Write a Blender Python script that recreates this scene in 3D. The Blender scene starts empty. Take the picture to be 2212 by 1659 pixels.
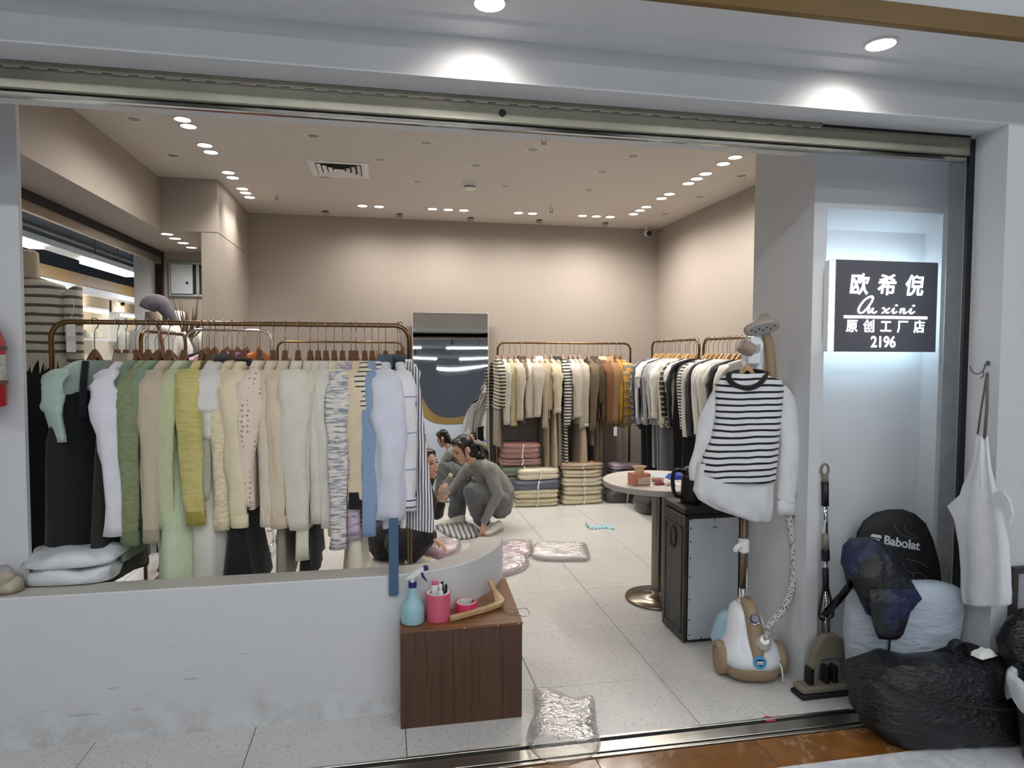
import bpy, math, random
from mathutils import Vector, Matrix, noise
S = bpy.context.scene
COL = S.collection
PI = math.pi
# ------------------------------------------------------------------ camera, world, exposure
FPX, YAW, PIT, ROL, CAMH = 1434.9, 0.19017, -0.045193, 0.0038524, 1.53
fw = Vector((math.sin(YAW)*math.cos(PIT), math.cos(YAW)*math.cos(PIT), math.sin(PIT)))
r0 = Vector((math.cos(YAW), -math.sin(YAW), 0)); u0 = r0.cross(fw)
RV = r0*math.cos(ROL)+u0*math.sin(ROL); UV = u0*math.cos(ROL)-r0*math.sin(ROL)
cd = bpy.data.cameras.new('camera'); cam = bpy.data.objects.new('camera', cd); COL.objects.link(cam)
cd.sensor_width = 36; cd.sensor_fit = 'HORIZONTAL'; cd.lens = FPX/2212*36; cd.clip_start = .05; cd.clip_end = 100
cam.matrix_world = Matrix(((RV.x, UV.x, -fw.x, 0), (RV.y, UV.y, -fw.y, 0), (RV.z, UV.z, -fw.z, CAMH), (0, 0, 0, 1)))
S.camera = cam
w = bpy.data.worlds.new('world'); S.world = w; w.use_nodes = True
w.node_tree.nodes['Background'].inputs[0].default_value = (.62, .72, .85, 1)
w.node_tree.nodes['Background'].inputs[1].default_value = .10
S.view_settings.view_transform = 'Standard'; S.view_settings.look = 'None'
S.view_settings.exposure = 0.0; S.view_settings.gamma = 1; S.view_settings.use_curve_mapping = False
SPOT_W, TUBE_E, SPOT_COL, TUBE_COL = 19.0, 28.0, (1, .945, .88), (.93, .965, 1)
CAM = Vector((0, 0, CAMH))
def _ray(x, y): return fw+RV*((x-1106)/FPX)-UV*((y-829.5)/FPX)
def at(x, y, Y): d = _ray(x, y); return CAM+d*(Y/d.y)          # photo pixel -> point on the upright plane at depth Y
def onz(x, y, z=0): d = _ray(x, y); return CAM+d*((z-CAMH)/d.z)   # photo pixel -> point at height z
def onx(x, y, X): d = _ray(x, y); return CAM+d*(X/d.x)
# ------------------------------------------------------------------ materials
def hexc(h):
    c = [int(h[i:i+2], 16)/255 for i in (0, 2, 4)]
    return tuple(x/12.92 if x <= .04045 else ((x+.055)/1.055)**2.4 for x in c)+(1,)
class NT:
    def __init__(s, name):
        s.m = bpy.data.materials.new(name); s.m.use_nodes = True; s.t = s.m.node_tree; s.b = s.t.nodes['Principled BSDF']
    def n(s, ty, **k):
        o = s.t.nodes.new(ty)
        for a, v in k.items(): setattr(o, a, v)
        return o
    def l(s, a, b): s.t.links.new(a, b)
    def coord(s, kind='Object', scale=1.0):
        if kind == 'World': o = s.n('ShaderNodeNewGeometry').outputs['Position']
        else: o = s.n('ShaderNodeTexCoord').outputs[kind]
        if scale != 1.0:
            mp = s.n('ShaderNodeMapping'); mp.inputs['Scale'].default_value = scale if isinstance(scale, tuple) else (scale,)*3
            s.l(o, mp.inputs[0]); o = mp.outputs[0]
        return o
    def noise(s, co, scale, detail=3, rough=.5):
        o = s.n('ShaderNodeTexNoise'); o.inputs['Scale'].default_value = scale; o.inputs['Detail'].default_value = detail; o.inputs['Roughness'].default_value = rough
        s.l(co, o.inputs['Vector']); return o.outputs['Fac']
    def ramp(s, f, stops, interp='LINEAR'):
        o = s.n('ShaderNodeValToRGB'); r = o.color_ramp; r.interpolation = interp
        while len(r.elements) < len(stops): r.elements.new(.5)
        for e, (p, c) in zip(r.elements, stops): e.position = p; e.color = c if len(c) == 4 else (*c, 1)
        s.l(f, o.inputs[0]); return o.outputs[0]
    def math(s, op, a, b=None):
        o = s.n('ShaderNodeMath', operation=op)
        for i, v in enumerate((a, b)):
            if v is None: continue
            if isinstance(v, (int, float)): o.inputs[i].default_value = v
            else: s.l(v, o.inputs[i])
        return o.outputs[0]
    def mix(s, f, a, b, mode='MIX'):
        o = s.n('ShaderNodeMix', data_type='RGBA', blend_type=mode)
        for i, v in ((0, f), (6, a), (7, b)):
            if isinstance(v, (int, float)): o.inputs[i].default_value = v
            elif isinstance(v, tuple): o.inputs[i].default_value = v if len(v) == 4 else (*v, 1)
            else: s.l(v, o.inputs[i])
        return o.outputs[2]
    def bump(s, h, strength=.3, dist=.01):
        o = s.n('ShaderNodeBump'); o.inputs['Strength'].default_value = strength; o.inputs['Distance'].default_value = dist
        s.l(h, o.inputs['Height']); s.l(o.outputs[0], s.b.inputs['Normal'])
    def set(s, color=None, rough=None, metal=None, **k):
        if color is not None:
            if isinstance(color, tuple): s.b.inputs['Base Color'].default_value = color
            else: s.l(color, s.b.inputs['Base Color'])
        if rough is not None:
            if isinstance(rough, (int, float)): s.b.inputs['Roughness'].default_value = rough
            else: s.l(rough, s.b.inputs['Roughness'])
        if metal is not None: s.b.inputs['Metallic'].default_value = metal
        for a, v in k.items(): s.b.inputs[a.replace('_', ' ')].default_value = v
        return s.m
def solid(name, h, rough=.5, metal=0, var=.06, scale=6, bump=0, bscale=80, **k):
    t = NT(name); c = hexc(h); co = t.coord()
    f = t.noise(co, scale, 4)
    dark = tuple(x*(1-var*1.6) for x in c[:3])+(1,); lite = tuple(min(1, x*(1+var)) for x in c[:3])+(1,)
    col = t.ramp(f, [(.3, dark), (.7, lite)])
    if bump: t.bump(t.noise(co, bscale, 3), bump, .004)
    return t.set(col, rough, metal, **k)
def emit(name, col, e):
    t = NT(name); t.set((0, 0, 0, 1), .5); t.b.inputs['Emission Color'].default_value = (*col, 1); t.b.inputs['Emission Strength'].default_value = e; return t.m
def plaster(name, h, dirt=0.0, dirt_z=(.0, .25)):
    t = NT(name); co = t.coord('World'); c = hexc(h)
    f = t.noise(co, 1.7, 5, .6); col = t.ramp(f, [(.3, tuple(x*.965 for x in c[:3])), (.75, c)])
    if dirt:
        sx = t.n('ShaderNodeSeparateXYZ'); t.l(co, sx.inputs[0])
        mr = t.n('ShaderNodeMapRange'); t.l(sx.outputs[2], mr.inputs[0]); mr.inputs[1].default_value = dirt_z[0]; mr.inputs[2].default_value = dirt_z[1]; mr.inputs[3].default_value = 1; mr.inputs[4].default_value = 0
        sm = t.ramp(t.noise(co, 9, 6, .7), [(.42, (0, 0, 0)), (.85, (1, 1, 1))])
        col = t.mix(t.math('MULTIPLY', t.math('MULTIPLY', sm, mr.outputs[0]), dirt), col, hexc('6f685f'))
        # scuffs: short dark streaks
        mp = t.coord('World', (5, 5, 26)); sc = t.ramp(t.noise(mp, 1.6, 2, .4), [(.735, (0, 0, 0)), (.76, (1, 1, 1))])
        col = t.mix(t.math('MULTIPLY', sc, .35), col, hexc('77777a'))
    t.bump(t.noise(co, 60, 4), .08, .004)
    return t.set(col, .62)
def metal(name, h, rough=.3, var=.15, scale=3, streak=(1, 1, 1)):
    t = NT(name); c = hexc(h); f = t.noise(t.coord('Object', streak), scale, 6, .65)
    col = t.ramp(f, [(.3, tuple(x*(1-var) for x in c[:3])), (.7, tuple(min(1, x*(1+var)) for x in c[:3]))])
    t.bump(f, .05, .002)
    return t.set(col, rough, 1)
def wood(name, h1, h2, scale=(30, 30, 1.2), rough=.42, kind='Object'):
    t = NT(name); co = t.coord(kind, scale); f = t.noise(co, 1.3, 6, .6)
    col = t.ramp(f, [(.25, hexc(h1)), (.55, hexc(h2)), (.62, hexc(h1)), (.8, hexc(h2))])
    t.bump(f, .08, .002); return t.set(col, rough)
def clear(name, tint=(1, 1, 1), opac=.10, rough=.12):
    t = NT(name); t.t.nodes.remove(t.b)
    out = t.t.nodes['Material Output']; tr = t.n('ShaderNodeBsdfTransparent'); tr.inputs[0].default_value = (*tint, 1)
    gl = t.n('ShaderNodeBsdfGlossy'); gl.inputs['Roughness'].default_value = rough; gl.inputs[0].default_value = (1, 1, 1, 1)
    df = t.n('ShaderNodeBsdfDiffuse'); df.inputs[0].default_value = (.85, .87, .9, 1)
    lw = t.n('ShaderNodeLayerWeight'); lw.inputs[0].default_value = .22
    co = t.coord(); bp = t.n('ShaderNodeBump'); bp.inputs['Strength'].default_value = 1.0; bp.inputs['Distance'].default_value = .03
    mp = t.coord('Object', (1, 1.6, 2)); t.l(t.math('ABSOLUTE', t.math('SUBTRACT', t.noise(mp, 13, 4, .55), .5)), bp.inputs['Height'])
    for x in (gl, df): t.l(bp.outputs[0], x.inputs['Normal'])
    m0 = t.n('ShaderNodeMixShader'); m0.inputs[0].default_value = opac; t.l(tr.outputs[0], m0.inputs[1]); t.l(df.outputs[0], m0.inputs[2])
    m1 = t.n('ShaderNodeMixShader'); fac = t.math('ADD', t.math('MULTIPLY', lw.outputs['Fresnel'], .5), .05)
    t.l(fac, m1.inputs[0]); t.l(m0.outputs[0], m1.inputs[1]); t.l(gl.outputs[0], m1.inputs[2]); t.l(m1.outputs[0], out.inputs[0])
    return t.m
# ------------------------------------------------------------------ mesh building
class MB:
    def __init__(s): s.v = []; s.f = []; s.mi = []; s.cur = 0
    def add(s, vs, fs, M=None):
        o = len(s.v)
        s.v += [tuple(M @ Vector(v)) for v in vs] if M is not None else [tuple(v) for v in vs]
        s.f += [tuple(i+o for i in f) for f in fs]; s.mi += [s.cur]*len(fs); return s
    def box(s, a, b, M=None):
        (x0, y0, z0), (x1, y1, z1) = a, b
        return s.add([(x0, y0, z0), (x1, y0, z0), (x1, y1, z0), (x0, y1, z0), (x0, y0, z1), (x1, y0, z1), (x1, y1, z1), (x0, y1, z1)],
                     [(3, 2, 1, 0), (4, 5, 6, 7), (0, 1, 5, 4), (1, 2, 6, 5), (2, 3, 7, 6), (3, 0, 4, 7)], M)
    def rbox(s, a, b, r=.01, M=None):       # box with chamfered edges
        (x0, y0, z0), (x1, y1, z1) = a, b; vs = []; fs = []
        def ring(i, z): return [(x0+r+i, y0+i, z), (x1-r-i, y0+i, z), (x1-i, y0+r+i, z), (x1-i, y1-r-i, z), (x1-r-i, y1-i, z), (x0+r+i, y1-i, z), (x0+i, y1-r-i, z), (x0+i, y0+r+i, z)]
        for i, z in ((r, z0), (0, z0+r), (0, z1-r), (r, z1)): vs += ring(i*.98, z)
        for k in range(3):
            for j in range(8): a_ = k*8+j; b_ = k*8+(j+1) % 8; fs.append((a_, b_, b_+8, a_+8))
        fs.append(tuple(range(7, -1, -1))); fs.append(tuple(range(24, 32)))
        return s.add(vs, fs, M)
    def loft(s, rings, cap=True, closed=True, M=None):
        n = len(rings[0]); vs = [p for r in rings for p in r]; fs = []
        for k in range(len(rings)-1):
            for j in range(n if closed else n-1):
                a = k*n+j; b = k*n+(j+1) % n; fs.append((a, b, b+n, a+n))
        if cap in (True, 'a'): fs.append(tuple(range(n-1, -1, -1)))
        if cap in (True, 'b'): fs.append(tuple(range((len(rings)-1)*n, len(rings)*n)))
        return s.add(vs, fs, M)
    def tube(s, pts, r, n=8, cap=True, M=None):
        pts = [Vector(p) for p in pts]; rs = r if isinstance(r, (list, tuple)) else [r]*len(pts); rings = []; prev = None
        for i, p in enumerate(pts):
            d = (pts[min(i+1, len(pts)-1)]-pts[max(i-1, 0)]).normalized()
            if prev is None:
                a = Vector((0, 0, 1)) if abs(d.z) < .9 else Vector((1, 0, 0)); x = d.cross(a).normalized()
            else: x = (prev-d*prev.dot(d)).normalized()
            prev = x; y = d.cross(x); rings.append([p+(x*math.cos(2*PI*k/n)+y*math.sin(2*PI*k/n))*rs[i] for k in range(n)])
        return s.loft(rings, cap, M=M)
    def lathe(s, prof, n=20, M=None, cap=True):
        return s.loft([[(r*math.cos(2*PI*k/n), r*math.sin(2*PI*k/n), z) for k in range(n)] for r, z in prof], cap, M=M)
    def prism(s, poly, z0, z1, M=None):
        n = len(poly); vs = [(x, y, z0) for x, y in poly]+[(x, y, z1) for x, y in poly]
        return s.add(vs, [tuple(range(n-1, -1, -1)), tuple(range(n, 2*n))]+[(i, (i+1) % n, n+(i+1) % n, n+i) for i in range(n)], M)
    def ell(s, c, r, nu=12, nv=8, M=None):
        c = Vector(c); rx, ry, rz = (r, r, r) if isinstance(r, (int, float)) else r
        rings = []
        for k in range(1, nv):
            t = PI*k/nv; rings.append([(c.x+rx*math.sin(t)*math.cos(2*PI*j/nu), c.y+ry*math.sin(t)*math.sin(2*PI*j/nu), c.z-rz*math.cos(t)) for j in range(nu)])
        return s.loft(rings, True, M=M)
    def mesh(s, name, mats, smooth=False):
        me = bpy.data.meshes.new(name); me.from_pydata(s.v, [], s.f)
        for m in (mats if isinstance(mats, (list, tuple)) else [mats]): me.materials.append(m)
        if len(me.materials) > 1: me.polygons.foreach_set('material_index', s.mi)
        if smooth: 
            me.polygons.foreach_set('use_smooth', [True]*len(me.polygons))
            if smooth != 'all': me.set_sharp_from_angle(angle=math.radians(smooth if smooth is not True else 40))
        me.update(); return me
    def build(s, name, mats, parent=None, smooth=False, loc=None):
        o = bpy.data.objects.new(name, s.mesh(name, mats, smooth)); COL.objects.link(o)
        if parent: o.parent = parent
        if loc is not None: o.location = loc
        return o
def tag(o, label, cat, group=None, kind=None):
    if label: o['label'] = label
    if cat: o['category'] = cat
    if group: o['group'] = group
    if kind: o['kind'] = kind
    return o
def thing(name, label, cat, loc=(0, 0, 0), rz=0, group=None):
    o = bpy.data.objects.new(name, None); COL.objects.link(o); o.location = loc; o.rotation_euler = (0, 0, rz); o.empty_display_size = .05
    return tag(o, label, cat, group)
def struct(o): o['kind'] = 'structure'; return o
def dup(root, loc=None, rz=None, label=None, group=None):
    r = root.copy(); COL.objects.link(r)
    if loc is not None: r.location = loc
    if rz is not None: r.rotation_euler = (0, 0, rz)
    if label: r['label'] = label
    if group: r['group'] = group
    for ch in list(root.children):
        c = ch.copy(); COL.objects.link(c); c.parent = r
        for g in list(ch.children):
            d = g.copy(); COL.objects.link(d); d.parent = c
    return r
ORD = ['first', 'second', 'third', 'fourth', 'fifth', 'sixth', 'seventh', 'eighth', 'ninth', 'tenth', 'eleventh', 'twelfth']
def bez(pts, n=6):      # smooth curve through points
    P = [Vector(p) for p in pts]; out = []
    for i in range(len(P)-1):
        a, b, c, d = P[max(i-1, 0)], P[i], P[i+1], P[min(i+2, len(P)-1)]
        for k in range(n):
            t = k/n; out.append(.5*((2*b)+(c-a)*t+(2*a-5*b+4*c-d)*t*t+(3*b-a-3*c+d)*t**3))
    return out+[P[-1]]
def fold_noise(p, s, seed=0): return noise.noise(Vector(p)*s+Vector((seed*7.3, seed*3.1, seed*1.7)))
rnd = random.Random(7)
# ------------------------------------------------------------------ palette of the setting
M_wall = plaster('cream_plaster', 'a69c92'); M_ceil = plaster('ceiling_paint', 'd2cbc4')
M_white = plaster('white_plaster', 'd5d6d8', .0); M_low = plaster('scuffed_white_plaster', 'dadbdc', .75, (.0, .22)); M_ledge = plaster('worn_ledge_paint', 'c9c4ba', .0)
M_steel = metal('brushed_steel', 'b9b6ae', .28, .12, 4, (.3, 8, 8)); M_galv = metal('galvanised_gate_steel', '8d897c', .42, .18, 3); M_chrome = metal('chrome', 'e6e6e8', .08, .03)
M_dark = solid('dark_rubber', '17171a', .6); M_gold = solid('gold_painted_panel', '6e5114', .5, var=.05)
M_black = solid('black_plastic', '101012', .42); M_matte_white = solid('white_plastic', 'e8e8e6', .35, var=.02)
M_brass = metal('bronze_rack_metal', '7d6243', .28, .12, 9)
def terrazzo():
    t = NT('terrazzo_tile'); co = t.coord('World')
    v = t.n('ShaderNodeTexVoronoi'); v.inputs['Scale'].default_value = 130; t.l(co, v.inputs['Vector'])
    v2 = t.n('ShaderNodeTexVoronoi'); v2.inputs['Scale'].default_value = 55; t.l(co, v2.inputs['Vector'])
    sp = t.ramp(v.outputs['Color'], [(.0, hexc('b2b1af')), (.1, hexc('b8b6b3')), (.2, hexc('d2d0cc')), (.8, hexc('d6d4d0')), (.9, hexc('dddcd9'))], 'LINEAR')
    s2 = t.ramp(v2.outputs['Distance'], [(.10, (1, 1, 1)), (.2, (0, 0, 0))])
    col = t.mix(t.math('MULTIPLY', s2, .3), sp, hexc('8b8a87'))
    oi = t.n('ShaderNodeObjectInfo'); k = t.ramp(oi.outputs['Random'], [(0, (.95, .95, .95)), (1, (1, 1, 1))])
    col = t.mix(1.0, col, k, 'MULTIPLY')
    big = t.noise(co, 2.2, 5, .6)
    col = t.mix(t.ramp(big, [(.5, (0, 0, 0)), (.8, (.18, .18, .18))]), col, hexc('9c9994'))
    return t.set(col, .27)
def marble(name, base, vein, rough=.12, sc=2.5, w=.035, dk=.72, vs=.75):
    t = NT(name); co = t.coord('World'); oi = t.n('ShaderNodeObjectInfo')
    mp = t.n('ShaderNodeVectorMath', operation='ADD'); t.l(co, mp.inputs[0]); cx = t.n('ShaderNodeCombineXYZ'); t.l(t.math('MULTIPLY', oi.outputs['Random'], 9.0), cx.inputs[2]); t.l(cx.outputs[0], mp.inputs[1])
    f = t.noise(mp.outputs[0], sc, 7, .6); d = t.math('ABSOLUTE', t.math('SUBTRACT', f, .5))
    v = t.ramp(d, [(0, (1, 1, 1)), (w, (0, 0, 0))]); f2 = t.noise(mp.outputs[0], sc*2.2, 6, .65)
    c = hexc(base); col = t.ramp(f2, [(.3, tuple(x*dk for x in c[:3])), (.7, c)])
    return t.set(t.mix(t.math('MULTIPLY', v, vs), col, hexc(vein)), rough)
M_terr = terrazzo(); M_brown = marble('brown_marble', '96632f', 'd8c09a', .15, 3.2, .02, .5, .28); M_marb = marble('white_marble', 'e6e7ea', 'b4b8be', .10, .9, .02, .94, .5)
M_grout = solid('tile_grout', '75726d', .8)
# ------------------------------------------------------------------ floor: shop tiles, threshold, brown strip, mall tiles
fl = struct(MB().box((-2.14, 2.44, -.1), (3.05, 7.1, -.012)).build('floor', M_grout))
tm = MB().rbox((.0015, .0015, -.012), (.5985, .5985, 0), .0012).mesh('tile', M_terr)
def tile(me, x, y, parent, z=0):
    o = bpy.data.objects.new('tile', me); COL.objects.link(o); o.parent = parent; o.location = (x, y, z); return o
for i in range(-4, 5):
    for j in range(-1, 7):
        x, y = .078+.6*i, 2.897+.6*j
        x0, x1, y0, y1 = max(x, -2.14), min(x+.6, 3.05), max(y, 2.475), min(y+.6, 7.1)
        if x1-x0 > .02 and y1-y0 > .02:
            full = x1-x0 > .599 and y1-y0 > .599
            tile(tm if full else MB().rbox((x0-x+.0015, y0-y+.0015, -.012), (x1-x-.0015, y1-y-.0015, 0), .0012).mesh('tile', M_terr), x, y, fl)
mf = struct(MB().box((-7.6, -10.5, -.1), (6, 2.34, -.012)).build('floor_mall', M_grout))
for k, x in enumerate([-2.4+.66*i for i in range(9)]):
    bm = MB().rbox((.001, .001, -.012), (.659, .173, 0), .001).mesh('tile', M_brown); tile(bm, x-.12, 2.172, mf)
big = MB().rbox((.0015, .0015, -.012), (.8985, .8985, 0), .0015).mesh('tile', M_marb)
for i in range(-5, 5):
    for j in range(0, 6): tile(big, 1.42-.9+.9*i, 2.172-.9*(j+1), mf)
struct(MB().box((-7.6, 2.34, -.1), (-2.14, 26, 0)).build('floor_side_corridor', M_marb))
sill = struct(MB().box((-2.6, 2.345, -.05), (2.6, 2.478, -.004)).build('trim_1', M_dark))
for y0, y1, h in ((2.347, 2.362, .006), (2.378, 2.442, .004), (2.464, 2.477, .006)): MB().rbox((-2.6, y0, -.02), (2.6, y1, h), .001).build('steel_rail', M_steel, sill)
# ------------------------------------------------------------------ shell of the shop
struct(MB().box((-2.2, 7.03, 0), (3.1, 7.2, 3.0)).build('wall_back', M_wall))
struct(MB().box((2.99, 3.18, 0), (3.14, 7.03, 3.0)).build('wall_right', M_wall))
struct(MB().box((-1.74, 2.6, 2.92), (3.1, 7.1, 3.0)).build('ceiling', M_ceil))
struct(MB().box((-1.4, 2.70, 2.52), (1.89, 2.85, 2.95)).build('wall_gate_header', M_white))
# left bulkhead with soffit and column fin
b = MB(); b.box((-2.3, 3.0, 2.5), (-1.74, 5.75, 3.0)); b.box((-2.3, 5.75, 2.5), (-1.31, 7.03, 3.0)); struct(b.build('wall_left_bulkhead', M_wall))
struct(MB().rbox((-1.44, 5.752, 0), (-1.312, 7.03, 2.5), .004).build('wall_left_column', M_wall))
struct(MB().box((-2.6, 2.94, .0), (-1.40, 2.965, 2.95)).build('wall_left_pier', M_white))
# right pier with a recessed panel
NX0, NX1, NZT = 1.955, 2.56, 2.19
b = MB()
b.box((1.89, 2.69, 0), (NX0, 2.79, 2.95)); b.box((NX1, 2.69, 0), (3.14, 2.79, 2.95)); b.box((NX0, 2.69, NZT), (NX1, 2.79, 2.95)); b.box((NX0, 2.69, 0), (NX1, 2.79, .15)); b.box((1.89, 2.79, 0), (NX0, 3.18, 2.95)); b.box((NX1, 2.79, 0), (3.14, 3.18, 2.95)); b.box((NX0, 2.79, 0), (NX1, 3.18, 2.95)); b.add([(x, y, z) for x in (NX0, NX1) for y, z in ((2.69, NZT), (2.79, NZT-.075), (2.79, NZT))], [(0, 1, 2), (5, 4, 3), (0, 3, 4, 1), (1, 4, 5, 2), (2, 5, 3, 0)])
struct(b.build('wall_right_pier', M_white))
struct(MB().box((NX1+.02, 2.684, .0), (2.80, 2.69, 2.43)).build('trim_9', plaster('stained_strip_plaster', 'b4b4b3', .8, (0, 3.4))))
# low curved front wall
outer = [(-2.3, 2.803), (-1.5, 2.803), (-.8, 2.803), (-.023, 2.805), (.036, 2.811), (.128, 2.826), (.228, 2.856), (.359, 2.925), (.479, 3.059), (.55, 3.18), (.59, 3.30)]
inner = [(.469, 3.336), (.422, 3.217), (.343, 3.083), (.244, 2.992), (.134, 2.945), (.038, 2.936), (-.024, 2.935), (-.8, 2.935), (-2.3, 2.935)]
sm_o = bez([(x, y, 0) for x, y in outer[3:]], 5); sm_i = bez([(x, y, 0) for x, y in inner[:7]], 5)
OUT = [Vector((-2.3, 2.803, 0)), Vector((-.8, 2.803, 0))]+sm_o; plan = OUT+sm_i+[Vector((-.8, 2.935, 0)), Vector((-2.3, 2.935, 0))]
lw = MB(); n = len(plan)
def inset(poly, d): 
    out = []
    for i, p in enumerate(poly):
        a, c = poly[i-1], poly[(i+1) % len(poly)]; e1 = (p-a).normalized(); e2 = (c-p).normalized(); nn = Vector((-(e1+e2).y, (e1+e2).x, 0)).normalized(); out.append(p+nn*d)
    return out
ins = inset(plan, .004)
lw.loft([[(p.x, p.y, 0) for p in plan], [(p.x, p.y, .589) for p in plan], [(p.x, p.y, .595) for p in ins]], False)
lw.cur = 1; lw.add([(p.x, p.y, .595) for p in ins], [tuple(range(n))])
struct(lw.build('wall_front_low', [M_low, M_ledge]))
# ------------------------------------------------------------------ facade above the gate
ZB, YF = 2.444, 2.247
b = MB(); b.add([(-3.4, 2.8, ZB), (-3.4, YF, ZB), (-3.4, YF, 2.585), (-3.4, 2.145, 2.585), (-3.4, 2.135, 2.597), (-3.4, 1.93, 2.597), (-3.4, 1.93, 2.75), (-3.4, 2.8, 2.95)]+[(3.8, y, z) for y, z in ((2.8, ZB), (YF, ZB), (YF, 2.585), (2.145, 2.585), (2.135, 2.597), (1.93, 2.597), (1.93, 2.75), (2.8, 2.95))],
    [(i, (i+1) % 8, 8+(i+1) % 8, 8+i) for i in range(8)]+[tuple(range(7, -1, -1)), tuple(range(8, 16))])
fac = struct(b.build('wall_facade', M_white))
struct(MB().rbox((-3.4, 1.905, 2.588), (3.8, 1.93, 2.66), .003).build('trim_2', M_gold))
struct(MB().box((2.425, YF, 0), (3.8, 2.44, ZB)).build('wall_right_jamb', M_white))
gs = MB(); gs.box((2.397, 2.395, 0), (2.4245, 2.41, 2.43)); struct(gs.build('trim_3', M_black))       # dark gate guide
struct(MB().box((2.80, 2.44, 0), (3.8, 2.69, ZB)).build('wall_gate_pocket', M_white))
beam = struct(MB().box((-2.6, 2.395, 2.372), (2.40, 2.43, 2.43)).build('trim_5', M_galv))
b = MB(); b.rbox((-2.6, 2.385, 2.358), (2.392, 2.43, 2.432), .004); b.build('gate_face', M_galv, beam)
b = MB(); b.rbox((-2.6, 2.40, 2.338), (2.392, 2.425, 2.358), .004); b.build('gate_bottom_bar', metal('polished_gate_bar', 'a8a59d', .12, .1, 5), beam)
b = MB(); b.rbox((-2.6, 2.378, 2.426), (1.7, 2.43, 2.446), .003); b.build('gate_top_roll', metal('gate_roll', '9c968a', .35, .1), beam)
hinge = MB().rbox((0, 2.379, 2.421), (.05, 2.386, 2.427), .001).mesh('hinge_tooth', M_steel)
for k in range(40):
    o = bpy.data.objects.new('hinge_tooth', hinge); COL.objects.link(o); o.parent = beam; o.location = (-1.4+.078*k, 0, 0)
kh = MB(); M = Matrix.Translation((.42, 2.385, 2.392)) @ Matrix.Rotation(PI/2, 4, 'X')
kh.lathe([(.013, -.001), (.013, .004), (.009, .005), (.009, .0045), (.004, .0046)], 16, M); kh.build('gate_lock', M_dark, beam)
struct(MB().box((1.7, 2.395, 2.432), (2.40, 2.43, 2.4435)).build('trim_6', M_black))
# side gate beam on the left opening
sb = struct(MB().box((-2.14, 3.05, 2.44), (-2.09, 7.0, 2.50)).build('trim_7', M_dark)); MB().rbox((-2.135, 3.05, 2.378), (-2.10, 7.0, 2.46), .004).build('gate_face', metal('beige_gate_steel', 'b0a597', .4, .08), sb)
struct(MB().box((-2.16, 6.96, 0), (-2.10, 7.03, 2.45)).build('trim_8', M_black))
struct(MB().box((-2.36, 7.0, 0), (-2.16, 7.3, 3.2)).build('wall_side_jamb', M_white))
# ------------------------------------------------------------------ mall beyond: services ceiling, corridor, opposite shops
M_void = solid('dark_service_void', '1c1e21', .8); M_duct = metal('grey_duct', '6f7478', .5, .2, 2); M_pipe = solid('grey_pipe', '5c6064', .5)
struct(MB().box((-9, -10.5, 3.75), (6, 2.8, 3.9)).build('ceiling_mall', M_void)); struct(MB().box((-9, 2.8, 3.75), (-2.16, 26, 3.9)).build('ceiling_side_corridor', solid('grey_service_void', '70757a', .8)))
struct(MB().box((-2.3, 3.0, 2.95), (-2.2, 7.3, 3.75)).build('wall_left_upper', M_void))
struct(MB().box((-2.36, 7.3, 0), (-2.2, 26, 3.75)).build('wall_corridor_right', M_white))
M_tube = emit('mall_tube_light', TUBE_COL, TUBE_E); M_hous = solid('white_light_housing', 'c8ccd0', .5)
def mall_light(x, y, z, L, alongx, label):
    t = thing('tube_light', label, 'ceiling light', (x, y, z)); q = MB(); d = MB(); w_ = .09
    if alongx: q.box((-L/2, -w_, .0), (L/2, w_, .06)); d.box((-L/2+.02, -w_+.02, -.012), (L/2-.02, w_-.02, 0))
    else: q.box((-w_, -L/2, 0), (w_, L/2, .06)); d.box((-w_+.02, -L/2+.02, -.012), (w_-.02, L/2-.02, 0))
    q.build('housing', M_hous, t); d.build('tube', M_tube, t)
    c = MB(); c.tube([(0, 0, .06), (0, 0, 3.75-z)], .008, 6); c.build('hanger_rod', M_pipe, t); return t
rows = [(.35, 3), (-1.9, 3), (-5.2, 3), (-7.2, 3), (-9.0, 3)]
for r, (y, k) in enumerate(rows):
    for i in range(k): mall_light(-2.5+2.6*i+(.6 if r % 2 else 0), y, 3.25, 1.9, True, f'white tube light over the mall walkway, {ORD[i]} from the west end of the {ORD[r]} row')

for i, (y, x0, x1, z, h_) in enumerate([(-3.6, -6, 4, 3.45, .25), (-6.2, -5, 5, 3.4, .3), (-8.2, -6, 4, 3.42, .28)]):
    t = thing('air_duct', f'grey air duct over the mall walkway outside the picture, {ORD[i]} from the shop', 'duct', ((x0+x1)/2, y, z), 0, 'mall air ducts'); MB().rbox((-(x1-x0)/2, -.3, 0), ((x1-x0)/2, .3, h_), .01).build('duct_body', solid('pale_duct', 'a9aeb2', .5), t)
    for k in (-2, 0, 2): MB().box((k-.03, -.32, -.015), (k+.03, .32, h_)).build('flange', M_pipe, t)
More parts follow.
